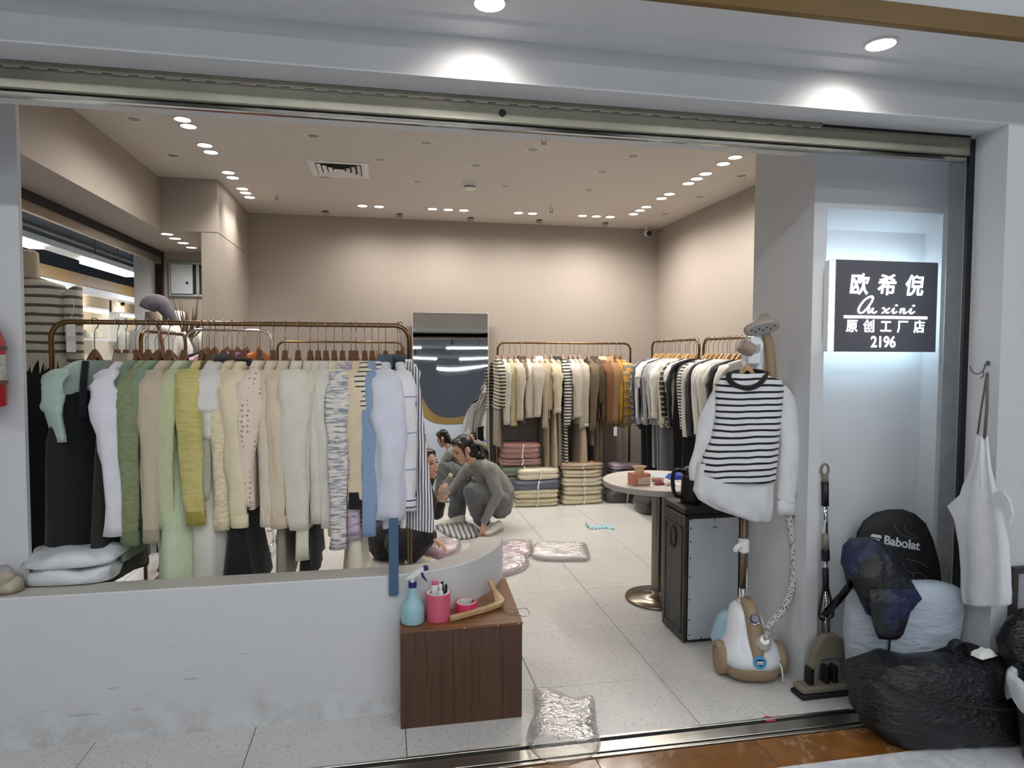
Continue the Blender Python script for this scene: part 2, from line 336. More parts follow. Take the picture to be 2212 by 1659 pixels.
# ------------------------------------------------------------------ ceiling fittings
M_disc = emit('lit_downlight', (1, .95, .88), 14.0); M_trimw = solid('downlight_ring', 'd8d4cd', .5); M_lens = solid('unlit_downlight_lens', '8f8b85', .3); M_can = solid('downlight_recess', 'a19c95', .5)
ringm = MB().lathe([(.044, .0), (.055, .0), (.055, -.004), (.045, -.005), (.044, .0)], 20, cap=False).mesh('ring', M_trimw, 30)
discm = MB().lathe([(.0005, -.002), (.043, -.002), (.043, -.0005)], 20).mesh('lamp_face', M_disc)
def spot(parent, loc, W=None, ang=165, blend=1.0, col=None, rad=.04, aim=None):
    l = bpy.data.lights.new('spot', 'SPOT'); l.energy = W or SPOT_W; l.color = col or SPOT_COL; l.spot_size = math.radians(ang); l.spot_blend = blend; l.shadow_soft_size = rad
    o = bpy.data.objects.new('spot_lamp', l); COL.objects.link(o); o.parent = parent; o.location = loc
    if aim is not None: o.rotation_euler = Vector(aim).to_track_quat('-Z', 'Y').to_euler()
    return o
HC = 2.92
def inst(name, me, parent, loc=(0, 0, 0)):
    o = bpy.data.objects.new(name, me); COL.objects.link(o); o.parent = parent; o.location = loc; return o
def downlight(x, y, label, group, z=HC, W=None, ang=165):
    t = thing('downlight', label, 'downlight', (x, y, z), 0, group); inst('ring', ringm, t); inst('lamp_face', discm, t); spot(t, (0, 0, -.03), W, ang); return t
rowL = [4.321, 4.442, 4.822, 4.978, 5.506, 5.657, 6.018, 6.164, 6.33]
for i, y in enumerate(rowL): downlight(-1.172, y, f'lit round downlight, {ORD[i]} from the gate in the row above the left column', 'lit downlights on the left', HC, None, 100 if y > 5.4 else 165)
rowB = [-.194, -.04, .462, .614, .765, 1.304, 1.447, 1.96, 2.105, 2.251]
for i, x in enumerate(rowB): downlight(x, 6.475, f'lit round downlight in the row before the back wall, {ORD[i]} counted from its left end', 'lit downlights along the back wall')
rowR = [4.358, 4.521, 4.792, 4.942, 5.089, 5.456, 5.62, 5.972, 6.126, 6.298]
for i, y in enumerate(rowR): downlight(2.43, y, f'lit round downlight, {ORD[i]} from the gate in the row along the right wall', 'lit downlights on the right')
for i, y in enumerate((5.909, 6.121, 6.351, 6.611)): downlight(-1.736, y, f'lit downlight in the low soffit of the left alcove, {ORD[i]} from the front', 'lit downlights in the alcove soffit', 2.5, SPOT_W*.6)
offm = MB().lathe([(.036, .002), (.036, -.001), (.058, -.003), (.062, -.001), (.062, .001)], 20, cap=False).mesh('ring', M_trimw, 30)
offl = MB().lathe([(.0005, .0), (.037, .0), (.037, .001)], 20).mesh('lens', M_lens)
def offlight(x, y, label, tilt=0):
    t = thing('recessed_spotlight', label, 'spotlight', (x, y, HC), 0, 'unlit recessed spotlights'); inst('ring', offm, t); l = inst('lens', offl, t, (0, 0, -.0008))
    if tilt: c = MB(); c.lathe([(.03, .0), (.034, -.03), (.02, -.032)], 16, Matrix.Rotation(tilt, 4, 'X')); c.build('eyeball', M_can, t, 40)
    return t
offs = {'nearest the gate': [(-.44, 4.48), (.277, 4.475), (1.0, 4.479), (1.722, 4.481)], 'second from the gate': [(-.019, 4.931), (.672, 4.932), (1.643, 4.909)],
        'beyond the air vent': [(-.451, 5.492), (.272, 5.485), (.995, 5.486), (1.716, 5.479)], 'against the back wall': [(-.557, 6.8), (.157, 6.78), (.876, 6.812), (1.587, 6.781), (2.304, 6.777)]}
for k, v in offs.items():
    for i, (x, y) in enumerate(v): offlight(x, y, f'unlit recessed spotlight, {ORD[i]} along in the row {k}', .5 if 'back' in k else 0)
for i, y in enumerate((4.38, 5.124)): offlight(-1.457, y, f'unlit recessed spotlight beside the left bulkhead, {ORD[i]} from the gate')
for i, y in enumerate((4.803, 5.504, 6.255)): offlight(2.738, y, f'unlit recessed spotlight between lit row and right wall, {ORD[i]} from the gate')
# air vent
v = thing('air_vent', 'square white ceiling air diffuser with concentric louvres', 'vent', (-.325, 5.24, HC)); a = .215
def sqring(r0_, r1_, z0, z1):
    q = MB(); P = [[(-r, -r, z), (r, -r, z), (r, r, z), (-r, r, z)] for r, z in ((r0_, z0), (r1_, z0+.0), (r1_, z1), (r0_, z1+.0))]
    return q.loft(P+[P[0]], False)
sqring(.165, a, -.008, .0).build('vent_frame', M_matte_white, v); MB().box((-.166, -.166, -.001), (.166, .166, .0)).build('dark_throat', M_dark, v)
for k, r in enumerate((.155, .115, .075, .035)):
    q = MB(); A = [[(s_*rr, t_*rr, z) for s_, t_ in ((-1, -1), (1, -1), (1, 1), (-1, 1))] for rr, z in ((r, -.012), (r-.024, -.001), (r-.021, -.001), (r+.003, -.013))]; q.loft(A+[A[0]], False); q.build('louvre', M_matte_white, v)
t = thing('smoke_detector', 'round smoke detector on the ceiling beyond the air vent', 'smoke detector', (.694, 5.46, HC)); q = MB(); q.lathe([(.062, 0), (.062, -.014), (.055, -.026), (.055, -.027)], 20); q.build('base', M_matte_white, t, 30)
q = MB(); q.lathe([(.05, -.027), (.048, -.036)], 20); q.build('sensor_slot', M_dark, t); q = MB(); q.lathe([(.052, -.036), (.042, -.05), (.01, -.053)], 20); q.build('cap', M_matte_white, t, 30)
for (x, y), la in (((-.908, 6.093), 'chrome fire sprinkler near the left column'), ((1.0, 4.157), 'chrome fire sprinkler just behind the gate beam'), ((1.549, 6.127), 'chrome fire sprinkler near the back wall')):
    t = thing('fire_sprinkler', la, 'sprinkler', (x, y, HC), 0, 'fire sprinklers'); q = MB(); q.lathe([(.028, 0), (.026, -.006), (.012, -.01), (.01, -.03)], 14); q.build('stem', M_trimw, t, 30)
    q = MB(); q.tube([(-.012, 0, -.028), (-.014, 0, -.045), (-.003, 0, -.06)], .003, 6).tube([(.012, 0, -.028), (.014, 0, -.045), (.003, 0, -.06)], .003, 6).lathe([(.018, -.06), (.018, -.063)], 12); q.build('deflector', M_galv, t)
t = thing('security_camera', 'small white security camera with black lens in the back right ceiling corner', 'camera', (2.83, 6.93, 2.90)); q = MB(); q.lathe([(.03, .02), (.03, .0), (.012, -.005), (.012, -.03)], 14); q.build('mount', M_matte_white, t, 30)
RM = Matrix.Translation((0, -.02, -.045)) @ Matrix.Rotation(PI/2+.25, 4, 'X') ; q = MB(); q.lathe([(.028, -.05), (.036, -.03), (.037, .04), (.03, .046)], 18, RM); q.build('body', M_matte_white, t, 30)
q = MB(); q.lathe([(.031, .046), (.031, .05), (.012, .053)], 18, RM); q.build('lens', M_black, t, 30)
# facade spotlights (one in view, its neighbour above the frame throws the scallop on the left)
for x, la in ((1.675, 'bright round downlight in the white soffit above the gate'), (.32, 'downlight in the soffit above the gate, out of the picture')):
    t = thing('downlight', la, 'downlight', (x, 2.045, 2.597)); q = MB(); q.lathe([(.046, 0), (.056, 0), (.056, -.004), (.047, -.006), (.046, 0)], 20, cap=False); q.build('ring', M_trimw, t, 30)
    q = MB(); q.lathe([(.0005, -.003), (.045, -.003), (.045, -.001)], 20); q.build('lamp_face', emit('facade_lamp', (1, .93, .84), 22), t); spot(t, (0, 0, -.02), 6.0, 120, .8, (1, .94, .87), .03, (-.05, .5, -1))
# ------------------------------------------------------------------ fabrics
def fabric(name, h, kind='plain', h2=None, per=.03, duty=.35, rough=.88, var=.05, axis=2, bump=.25, gain=1.0):
    t = NT(name); co = t.coord(); c = [x*(1+(gain-1)*k_) for x, k_ in zip(hexc(h)[:3], (1.2, 1.0, .85))]; c = tuple(x*min(1, .88/max(c)) for x in c)+(1,)
    f = t.noise(co, 14, 4, .6); col = t.ramp(f, [(.3, tuple(x*(1-var*1.5) for x in c[:3])), (.7, tuple(min(1, x*(1+var*.6)) for x in c[:3]))])
    sx = t.n('ShaderNodeSeparateXYZ'); t.l(co, sx.inputs[0])
    def band(ax, p, d, off=0.0):
        v = t.math('FRACT', t.math('ADD', t.math('DIVIDE', sx.outputs[ax], p), 10+off)); return t.math('LESS_THAN', v, d)
    hgt = t.noise(t.coord('Object', (90, 90, 30)), 3, 2)
    if kind == 'stripe':
        src = t.math('ADD', t.math('MULTIPLY', sx.outputs[0], .7), t.math('MULTIPLY', sx.outputs[1], 1.3)) if axis == 3 else sx.outputs[axis]
        wob = t.math('ADD', src, t.math('MULTIPLY', t.math('SUBTRACT', t.noise(co, 5, 2), .5), .02))
        v = t.math('GREATER_THAN', t.math('FRACT', t.math('ADD', t.math('DIVIDE', wob, per), 10)), duty); col = t.mix(v, col, hexc(h2))
    elif kind == 'plaid':
        a, b_ = band(0, per, .3), band(2, per, .3); col = t.mix(t.math('MULTIPLY', a, .6), col, hexc(h2)); col = t.mix(t.math('MULTIPLY', b_, .6), col, hexc(h2))
        col = t.mix(t.math('MULTIPLY', t.math('ADD', band(0, per, .06, .5), band(2, per, .06, .5)), .6), col, (.7, .68, .6))
    elif kind == 'rib':
        wv = t.n('ShaderNodeTexWave'); wv.wave_type = 'BANDS'; wv.bands_direction = 'Y'; wv.inputs['Scale'].default_value = 60; wv.inputs['Distortion'].default_value = .6; t.l(co, wv.inputs[0]); hgt = wv.outputs['Fac']; bump = .5
        wx = t.n('ShaderNodeTexWave'); wx.bands_direction = 'X'; wx.inputs['Scale'].default_value = 55; t.l(co, wx.inputs[0]); hgt = t.math('ADD', hgt, wx.outputs['Fac'])
    elif kind == 'cable':
        v = t.n('ShaderNodeTexVoronoi'); v.inputs['Scale'].default_value = 1; t.l(t.coord('Object', (45, 45, 75)), v.inputs['Vector']); hgt = v.outputs['Distance']; bump = .9
        col = t.mix(t.math('MULTIPLY', t.ramp(hgt, [(.3, (0, 0, 0)), (.9, (1, 1, 1))]), .35), col, tuple(x*.5 for x in c[:3]))
    elif kind == 'ladder':
        v = t.noise(t.coord('Object', (8, 8, 70)), 1.5, 3); hgt = v; bump = .9; col = t.mix(t.math('MULTIPLY', t.ramp(v, [(.38, (1, 1, 1)), (.52, (0, 0, 0))]), .5), col, hexc(h2))
    elif kind == 'melange':
        v = t.noise(t.coord('Object', (14, 14, 85)), 1.4, 4, .6); col = t.ramp(v, [(.38, hexc(h2)), (.56, c)])
    elif kind == 'dots':
        v = t.n('ShaderNodeTexVoronoi'); v.inputs['Scale'].default_value = 1/per; v.inputs['Randomness'].default_value = .25; t.l(co, v.inputs['Vector']); col = t.mix(t.ramp(v.outputs['Distance'], [(.18, (1, 1, 1)), (.26, (0, 0, 0))]), col, hexc(h2))
    elif kind == 'fluffy': hgt = t.noise(co, 70, 6, .8); bump = .9
    elif kind == 'denim': hgt = t.noise(t.coord('Object', (300, 300, 60)), 2, 2); col = t.mix(t.math('MULTIPLY', hgt, .35), col, tuple(min(1, x*2.2) for x in c[:3]))
    t.bump(hgt, bump, .004)
    t.b.inputs['Sheen Weight'].default_value = .15; t.b.inputs['Sheen Roughness'].default_value = .5
    return t.set(col, rough)
_fab = {}
def F(h, kind='plain', h2=None, **k):
    key = (h, kind, h2, tuple(k.items()))
    if key not in _fab: _fab[key] = fabric('cloth_'+kind, h, kind, h2, **k)
    return _fab[key]
BLK, NAVY = '141416', '1c2233'
# ------------------------------------------------------------------ hangers
M_hang = wood('walnut_hanger', '6d4a30', '85603f', (6, 6, 2)); M_hang2 = wood('light_wood_hanger', 'b08a5c', 'c4a070', (6, 6, 2)); M_wire = metal('hook_wire', 'a9a49c', .25, .05)
def hanger_meshes(mat):
    q = MB(); N = 14
    def sec(u):
        s_ = abs(u)/.2; e_ = min(1, s_/.36); z = -.134-.062*e_*e_*(3-2*e_)-.030*max(0, s_-.36)/.64; th = .014-.002*s_; hh = .02*(1-s_)+.012+.002; bow = .004*s_*s_
        return [(u, -th+bow, z-hh*.5), (u, th+bow, z-hh*.5), (u, th*.8+bow, z+hh*.45), (u, -th*.8+bow, z+hh*.45)]
    q.loft([sec(-.2+.4*k/N) for k in range(N+1)], True); body = q.mesh('hanger_body', mat, 50)
    q = MB(); h = [(0, 0, -.12), (0, 0, -.06), (.004, 0, -.035), (.019, 0, -.016), (.02, 0, .006), (.008, 0, .017), (-.008, 0, .015), (-.017, 0, .003), (-.018, 0, -.008)]
    q.tube(bez(h, 4), .0022, 6); hook = q.mesh('hook', M_wire, 'all'); return body, hook
HG = hanger_meshes(M_hang); HG2 = hanger_meshes(M_hang2)
# ------------------------------------------------------------------ garments
def sup(c, e): return math.copysign(abs(c)**e, c)
def garment(name, label, group, pos, yaw, mat, L=.6, W=.40, T=.022, flare=1.0, sl=.5, sw=.05, smat=None, cuff=None, cuffh=.05, hem=None, hemh=.06, collar=None, fold=.010, nf=5, lower=None, lowerL=0, lflare=1.3, splay=.02, puff=1.0, hanger=1, hook_mat=None, seed=None, cat=None, tagcard=False, tilt=0, bib=None, sfirst=None, neckband=None, hangz=0, noback=False, wr=.34, cone=1.0):
    """one garment hanging from its own hanger: a body with sleeves, cuffs, collar ... as parts; local x runs along the shoulders"""
    sd = seed if seed is not None else rnd.randrange(9999); R = random.Random(sd); ph = R.random()*6
    root = thing(name, label, cat or name.split('_')[-1], pos, yaw, group)
    root.rotation_euler = (tilt, 0, yaw)
    NS = 28
    def ring(a, b, z, amp, e=.75, xo=0, yo=0, nn=None):
        out = []
        for k in range(NS):
            t = 2*PI*k/NS; cx, sy = math.cos(t), math.sin(t); x = a*sup(cx, .85); y = b*sup(sy, e)
            f = math.sin((nn or nf)*t+ph+z*3)*.6+math.sin((nf+3)*t-ph*2+z*5)*.4
            y += amp*f*(.4+.6*abs(sy)); x += amp*.35*math.cos(nf*t+ph*3)
            out.append((x+xo, y+yo, z))
        return out
    zt = -.170; sh = -.212; nseed = sd % 97
    def body(z0, z1, a0, a1, b0, b1, n, top=True):
        rs = []
        if top: rs += [ring(.070, .03, zt+.004, .0), ring(.10, .028, zt-.004, .001), ring(W*.38, .027, sh+.020, .002), ring(W*.5, .024, sh-.004, .002)]
        for k in range(n+1):
            s_ = k/n; z = z0+(z1-z0)*s_; q = s_**.8
            a = a0+(a1-a0)*q; b_ = b0+(b1-b0)*min(1, s_*2.0) if top else b0+(b1-b0)*s_
            rs.append(ring(a+.006*math.sin(s_*9+ph), b_, z, fold*(.25+.75*s_), yo=.006*math.sin(s_*5+ph)))
        return rs
    zh = zt-L; a0 = W*.47; aH = W*.5*flare
    q = MB(); rs = body(sh-.05, zh, a0, aH, .022, T, 10)
    q.loft(rs, False); q.loft([rs[-1], [(x*.9, y*.85, z+.012) for x, y, z in rs[-1]]], False)
    q.build('body', mat, root, 'all')
    if hem is not None:
        q = MB(); h_ = [ring(aH*1.02, T*1.05, zh+hemh*(1-k/2), fold*.9) for k in range(3)]; q.loft(h_, False); q.build('hem_band', hem, root, 'all')
    if lower is not None:       # skirt or trousers worn under the top on the same hanger
        q = MB(); z0, z1 = zh+.1, zh-lowerL; rs = [ring(min(.225, aH*.86+(aH*lflare-aH*.86)*s_), .022+.05*max(0, lflare-.75)*s_, z0+(z1-z0)*s_, fold*(.5+1.1*s_)) for s_ in [k/8 for k in range(9)]]
        q.loft(rs, False); q.build('skirt', lower, root, 'all')
    if bib is not None:         # pinafore: dark bib and straps over the top
        q = MB()
        for x_ in (-.10, .10): q.tube([(x_*.7, -.034, zt-.0), (x_*.9, -.042, zt-.10), (x_, -.045, zt-.24)], .014, 6)
        for x_ in (-.10, .10): q.tube([(x_*.7, .034, zt-.0), (x_*.9, .042, zt-.10), (x_, .045, zt-.24)], .014, 6)
        q.build('shoulder_strap', bib, root, True)
    for sgn in ((-1, 1) if sl > 0 else ()):
        q = MB(); rs = []; n = 14; m_ = smat or mat
        sw_ = sw*.88*(sfirst if (sfirst and sgn < 0) else 1); dr = R.uniform(-.02, .02); lk = R.uniform(.94, 1.05)
        P = bez([(sgn*W*.40, 0, sh+.002), (sgn*(W*.5+.012), 0, sh-.045), (sgn*(W*.5+.02+splay), dr*.4, sh-.14), (sgn*(W*.5+.015+splay), dr, sh-sl*.6), (sgn*(W*.5+splay), dr*1.3, sh-sl*lk)], 4)
        for i, p in enumerate(P):
            s_ = i/(len(P)-1); rr = sw_*(.75+.35*math.sin(PI*min(1, s_*1.1+.12))*1.0)*(puff if .35 < s_ < .93 else 1)
            if i == 0: rr *= .75
            rr *= 1+(cone-1)*max(0, s_-.15)
            ta = .66 if s_ < .1 else .72
            d = (P[min(i+1, len(P)-1)]-P[max(i-1, 0)]).normalized(); nx = Vector((-d.z, 0, d.x)).normalized()*-1; rg = []
            for k in range(16):
                t = 2*PI*k/16; f = 1+.13*math.sin(3*t+ph+i*.45)+.07*math.sin(5*t-i*.8+ph)+wr*fold_noise((math.cos(t)*.8, math.sin(t)*.8, i*.42+sgn*3), 1.3, nseed); rg.append(p+nx*(rr*ta*.62*math.cos(t)*f)+Vector((0, 1, 0))*(rr*math.sin(t)*f))
            rs.append(rg)
        q.loft(rs, 'b'); so = q.build('sleeve', m_, root, 'all')
        if cuff is not None:
            e = P[-1]; q = MB(); q.loft([[(e.x+sw_*.52*math.cos(2*PI*k/14), e.y+sw_*.80*math.sin(2*PI*k/14), e.z+cuffh*zz+.004) for k in range(14)] for zz in (1, .5, -.15)], 'b'); q.build('cuff', cuff, so, 'all')
    if collar is not None:
        q = MB(); q.loft([ring(.082, .040, zt+.0, 0), ring(.070, .036, zt+.035, 0), ring(.098, .052, zt-.028, 0)], False); q.build('collar', collar, root, 'all')
    if neckband is not None:
        q = MB(); q.loft([ring(.076, .032, zt+.012, 0), ring(.084, .034, zt-.003, 0), ring(.115, .030, zt-.02, 0)], False); q.build('neckband', neckband, root, 'all')
    if tagcard:
        q = MB(); q.box((-.001, -.012, -.09), (.001, .022, 0)); o = q.build('price_tag', M_paper, root); o.location = (-W*.5-.05, -.0, sh-sl-.02); s2 = MB(); s2.tube([(-W*.5-.05, 0, sh-sl-.02), (-W*.5-.03, 0, sh-sl+.05)], .0012, 5); s2.build('tag_string', M_white_cl, root)
    if hanger:
        hg = HG2 if hanger == 2 else HG
        h = thing('hanger', ('light ' if hanger == 2 else 'brown ')+'wooden hanger holding the '+' '.join(label.split()[:11]), 'hanger', pos, yaw, 'hangers')
        h.rotation_euler = (tilt, 0, yaw); inst('hanger_body', hg[0], h).scale = (W*1.9, 1, 1); inst('hook', hg[1], h)
    return root
M_paper = solid('white_card', 'efefec', .6, var=.02); M_white_cl = F('e6e6e6')
# ------------------------------------------------------------------ racks
def rack(label, a, b_, z, depth=.22, mat=None, group=None, r=.011, foot=True, wheels=False, rail=True):
    """hoop garment rack from a to b (plan points), bar height z: bent tube hoop, foot bars, low rail"""
    A, B = Vector((*a, 0)), Vector((*b_, 0)); L = (B-A).length; ang = math.atan2(B.y-A.y, B.x-A.x)
    t = thing('garment_rack', label, 'rack', A, ang, group); mat = mat or M_brass; rc = .07
    z0 = .03 if not wheels else .08
    c1 = [(0, 0, z0)]+[(rc-rc*math.cos(k*PI/12), 0, z-rc+rc*math.sin(k*PI/12)) for k in range(7)]; c2 = [(L-x, y, zz) for x, y, zz in reversed(c1)]
    MB().tube(c1+c2, r, 10).build('hoop', mat, t, 'all')
    for x in (0, L):
        q = MB(); q.tube([(x, -depth, z0), (x, depth, z0)], r, 8)
        if not wheels: q.lathe([(.018, 0), (.018, .02)], 12, Matrix.Translation((x, -depth+.01, 0))).lathe([(.018, 0), (.018, .02)], 12, Matrix.Translation((x, depth-.01, 0)))
        q.build('foot_bar', mat, t, 'all'); MB().lathe([(r+.003, .30), (r+.004, .301), (r+.004, .39), (r+.003, .391)], 12, Matrix.Translation((x, 0, 0))).build('sleeve_joint', mat, t, 40)
        if wheels:
            for yy in (-depth+.02, depth-.02):
                MB().lathe([(.026, -.011), (.028, -.006), (.028, .006), (.026, .011)], 14, Matrix.Translation((x, yy, .028)) @ Matrix.Rotation(PI/2, 4, 'Y')).build('caster', M_black, t, 40)
    if rail: MB().tube([(0, 0, .16), (L, 0, .16)], r*.8, 8).build('low_rail', mat, t, 'all')
    return t
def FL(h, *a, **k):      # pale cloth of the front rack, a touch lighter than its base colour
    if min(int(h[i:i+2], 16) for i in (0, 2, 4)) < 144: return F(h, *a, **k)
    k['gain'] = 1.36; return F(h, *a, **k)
# ------------------------------------------------------------------ front rack behind the low wall
Y1, Z1 = 3.2, 1.662
rack('long bronze hoop clothes rack standing behind the low wall', (-1.412, Y1), (.118, Y1), Z1, .2)
_alt = 0
def hx(px, Y, zb, pyS, pyB, name, label, group, mat, yaw=90, **k):
    x = at(px, 900, Y-.2).x
    sl = max(0, zb-.205-at(px, pyS, Y-.22).z) if pyS else 0; L = zb-.155-at(px, pyB, Y-.08).z
    if 'lowB' in k: k['lowerL'] = at(px, pyB, Y-.08).z-at(px, k.pop('lowB'), Y-.08).z
    global _alt; _alt = (_alt+1) % 3; k.setdefault('W', (.37, .43, .40)[_alt])
    return garment(name, label, group, (x, Y, zb), math.radians(yaw), mat, L=L, sl=sl, **k)
GR = 'clothes on the front rack'
g1 = lambda px, pS, pB, name, label, mat, **k: hx(px, Y1, Z1, pS, pB, name, label, GR, mat, **k)
creamK = lambda h, **k: F(h, 'rib', **k)
g1(163, 958, 880, 'pinafore_dress', 'black pinafore dress over a pale teal short sleeve top, leftmost on the front rack', FL('9fb6ae', 'rib'), bib=F(BLK), lower=F(BLK), lowB=1250, lflare=2.3, sw=.058, yaw=60, W=.36, splay=.0)
g1(216, 0, 860, 'vest_dress', 'dark olive dress with a grey vest top next to the pinafore', FL('8d8f88', 'rib'), lower=FL('23261c'), lowB=1235, yaw=86, W=.33, lflare=1.5)
g1(236, 1140, 1100, 'shirt', 'plain white long sleeve shirt with a beige yoke', FL('d9dce6'), smat=FL('d9dce6'), collar=FL('b5a48c'), sw=.050, sfirst=1.1, W=.42, wr=.55)
g1(258, 1165, 1190, 'knit_dress', 'grey-green long sleeve knit dress beside the white shirt', FL('7d957f', 'rib'), sw=.046, W=0.38)
g1(287, 1165, 1120, 'cardigan', 'olive green openwork cardigan with scalloped cuffs', FL('8d966f', 'cable', h2='6c7653'), sw=.048, cuff=FL('75805a'), W=0.42)
g1(312, 930, 1100, 'sweater', 'light sage green short sleeve sweater', FL('8fa68a', 'rib'), sw=.058, cuff=FL('869d83', 'rib'), yaw=82, W=0.4)
g1(335, 1160, 1120, 'cardigan', 'oatmeal beige cardigan with a buttoned cuff', FL('b9ae98', 'rib'), sw=.046, cuff=FL('b3a78f', 'rib'), W=0.43)
g1(370, 1130, 1246, 'knit_dress', 'pale green long knit dress flaring towards its hem', FL('b3c2a6', 'rib'), sw=.044, flare=1.25, T=.085, smat=FL('b4bd96', 'rib'), fold=.014, W=0.42)
g1(412, 1145, 1100, 'sweater', 'mustard yellow chunky cable sweater', FL('d6ca80', 'ladder', h2='b5a75c'), sw=.055, puff=1.1, cuff=FL('ae9f45', 'rib'), W=0.435)
g1(428, 1090, 1235, 'dress', 'dark bronze dress tucked behind the mustard sweater', FL('574720'), sw=.04, flare=1.1, W=0.33)
g1(440, 1080, 1238, 'pleated_dress', 'light grey pleated long dress left of the white tops', FL('b9bab2'), sw=.045, flare=1.3, T=.09, fold=.018, nf=8, W=0.36)
g1(462, 945, 1130, 'sweatshirt', 'greyish white top with a black shoulder stripe', FL('c4c5c3'), sw=.062, neckband=FL('c4c5c3'), collar=F(BLK), yaw=84, W=0.41)
g1(481, 1155, 1090, 'sweater', 'cream bobble textured sweater with long sleeves', FL('cfc7a8', 'cable'), sw=.047, W=0.4)
g1(508, 1140, 1080, 'blouse', 'pale yellow puff sleeve blouse with black neckline', FL('dcd2b4'), sw=.050, puff=1.2, cuff=FL('cfc9a4'), lower=F(BLK), lowB=1246, lflare=2.3, neckband=F(BLK), W=0.43)
g1(545, 1100, 1080, 'openwork_sweater', 'blush pointelle sweater full of small holes', FL('d3c6b8', 'dots', h2='9d8d7e', per=.022), sw=.053, W=0.44)
g1(576, 1120, 1090, 'sweater', 'ivory fine knit sweater with gathered cuffs', FL('d2c9b8', 'rib'), sw=.050, cuff=FL('cbc1af', 'rib'), W=0.4)
g1(603, 1122, 1100, 'cardigan', 'sand beige cardigan hanging open over taupe trousers', FL('cfc2ac', 'rib'), sw=.052, cuff=FL('c8baa2', 'rib'), lower=FL('9b9280'), lowB=1236, lflare=1.0, W=0.43)
g1(633, 1150, 1100, 'sweater', 'fluffy off-white mohair sweater with wide sleeves', FL('dad8cc', 'fluffy'), sw=.066, puff=1.1, W=0.445)
g1(661, 1208, 1120, 'cardigan', 'ivory cardigan whose long sleeve hangs lowest', FL('d5d1c2', 'rib'), sw=.044, lower=F(BLK), lowB=1215, lflare=1.2, W=0.42)
g1(679, 1130, 1110, 'sweater', 'thin white knit top, first right of the longest ivory sleeve', FL('d9d7cf', 'rib'), sw=.043, W=0.38)
g1(697, 1125, 1110, 'sweater', 'thin white ribbed top, second right of the longest ivory sleeve', FL('d4d3cc', 'rib'), sw=.043, W=0.4)
g1(716, 1140, 1090, 'sweater', 'cream waffle textured sweater left of the space-dyed knit', FL('d2ccb4', 'cable'), sw=.049, W=0.37)
g1(735, 1172, 1120, 'sweater', 'grey and white space-dyed knit sweater', FL('cfcdc8', 'melange', h2='8b909a'), sw=.052, W=0.44)
g1(755, 1185, 1150, 'cardigan', 'lilac grey marled cardigan behind the space-dyed knit', FL('b6a9b8', 'melange', h2='8e8698'), sw=.046, W=0.4)
g1(766, 1098, 1090, 'sweater', 'oatmeal boucle sweater with broad black cuffs', FL('cfc4a8', 'fluffy'), sw=.050, cuff=F(BLK), cuffh=.065, lower=FL('d2cfc0', 'dots', h2='7c7d66', per=.03), lowB=1228, lflare=1.4, W=0.43)
g1(786, 955, 1120, 'striped_tee', 'cream tee with fine dark stripes and brown trimmed sleeves', FL('d6d0c0', 'stripe', h2='3a3835', per=.021, duty=.72), sw=.060, cuff=FL('8a6a3f'), cuffh=.02, W=0.41)
g1(803, 1145, 1120, 'denim_shirt', 'mid blue denim shirt', FL('869cbb', 'denim'), sw=.044, cuff=FL('7d93b4', 'denim'), W=0.43)
g1(818, 1080, 1110, 'striped_shirt', 'black and white striped shirt squeezed beside the denim shirt', FL('d9d9d6', 'stripe', h2='1c1c20', per=.022, duty=.6), sw=.042, hanger=2, W=0.36)
vs = g1(834, 1130, 1120, 'shirt', 'pale blue shirt with dark denim collar and hanging belt', FL('ccd3e2'), sw=.060, puff=1.0, W=.43, wr=.42, cone=1.75, collar=FL('3f5064', 'denim'), splay=.03)
bl = at(850, 1120, 2.79); q = MB(); q.loft([[(dx*k_, dy, z) for dx, dy in ((-.020, -.003), (.020, -.003), (.020, .003), (-.020, .003))] for z, k_ in ((0, 1), (-.15, 1.0), (-.27, 1), (-.322, 1), (-.33, .8))], True)
bt = q.build('belt', FL('46607c', 'denim')); tag(bt, 'dark denim belt dangling over the ledge of the low wall', 'belt'); bt.location = (bl.x, 2.796, bl.z)
g1(862, 1110, 1120, 'shirt', 'white shirt with navy piping on collar and cuffs', FL('dcdee6', 'stripe', h2='9fa6b8', per=.16, duty=.96), sw=.046, collar=F(NAVY), cuff=FL('dfe1e8', 'stripe', h2='2a3350', per=.03, duty=.8), yaw=96, W=0.42)
garment('striped_shirt', 'white shirt with thin vertical black pinstripes, last on the front rack', GR, (at(868, 900, 3.1).x, Y1, Z1), math.radians(116), FL('dadbe2', 'stripe', h2='22232a', per=.019, duty=.66, axis=3), L=.76, W=.36, sl=0, flare=1.55, T=.05, fold=.014, smat=None, neckband=FL('dadbe2'))
# ------------------------------------------------------------------ racks further back on the left
rack('narrow bronze rack standing end-on by the side opening', (-1.36, 4.12), (-1.36, 4.98), 1.655, .2)
GS = 'clothes on the narrow rack'
for i, (y, h, la) in enumerate([(4.2, F('d8d2c6', 'stripe', h2='34322f', per=.05, duty=.62), 'cream tee with black stripes facing the entrance, front of the narrow rack'), (4.36, F('3d352c'), 'dark brown top second on the narrow rack'), (4.52, F('6b4a31'), 'chestnut top third on the narrow rack'), (4.7, F('4a4238'), 'umber top last on the narrow rack')]):
    garment('tee' if i == 0 else 'top', la, GS, (-1.36, y, 1.655), math.radians(4*i), h, L=.56, W=.40, sl=.22 if i == 0 else .45, sw=.06, neckband=F('c9b49a') if i == 0 else None)
rack('chrome hoop rack on casters behind the front rack', (-1.45, 5.32), (-.845, 5.32), 1.70, .22, M_chrome, wheels=True)
GC = 'clothes on the chrome rack'
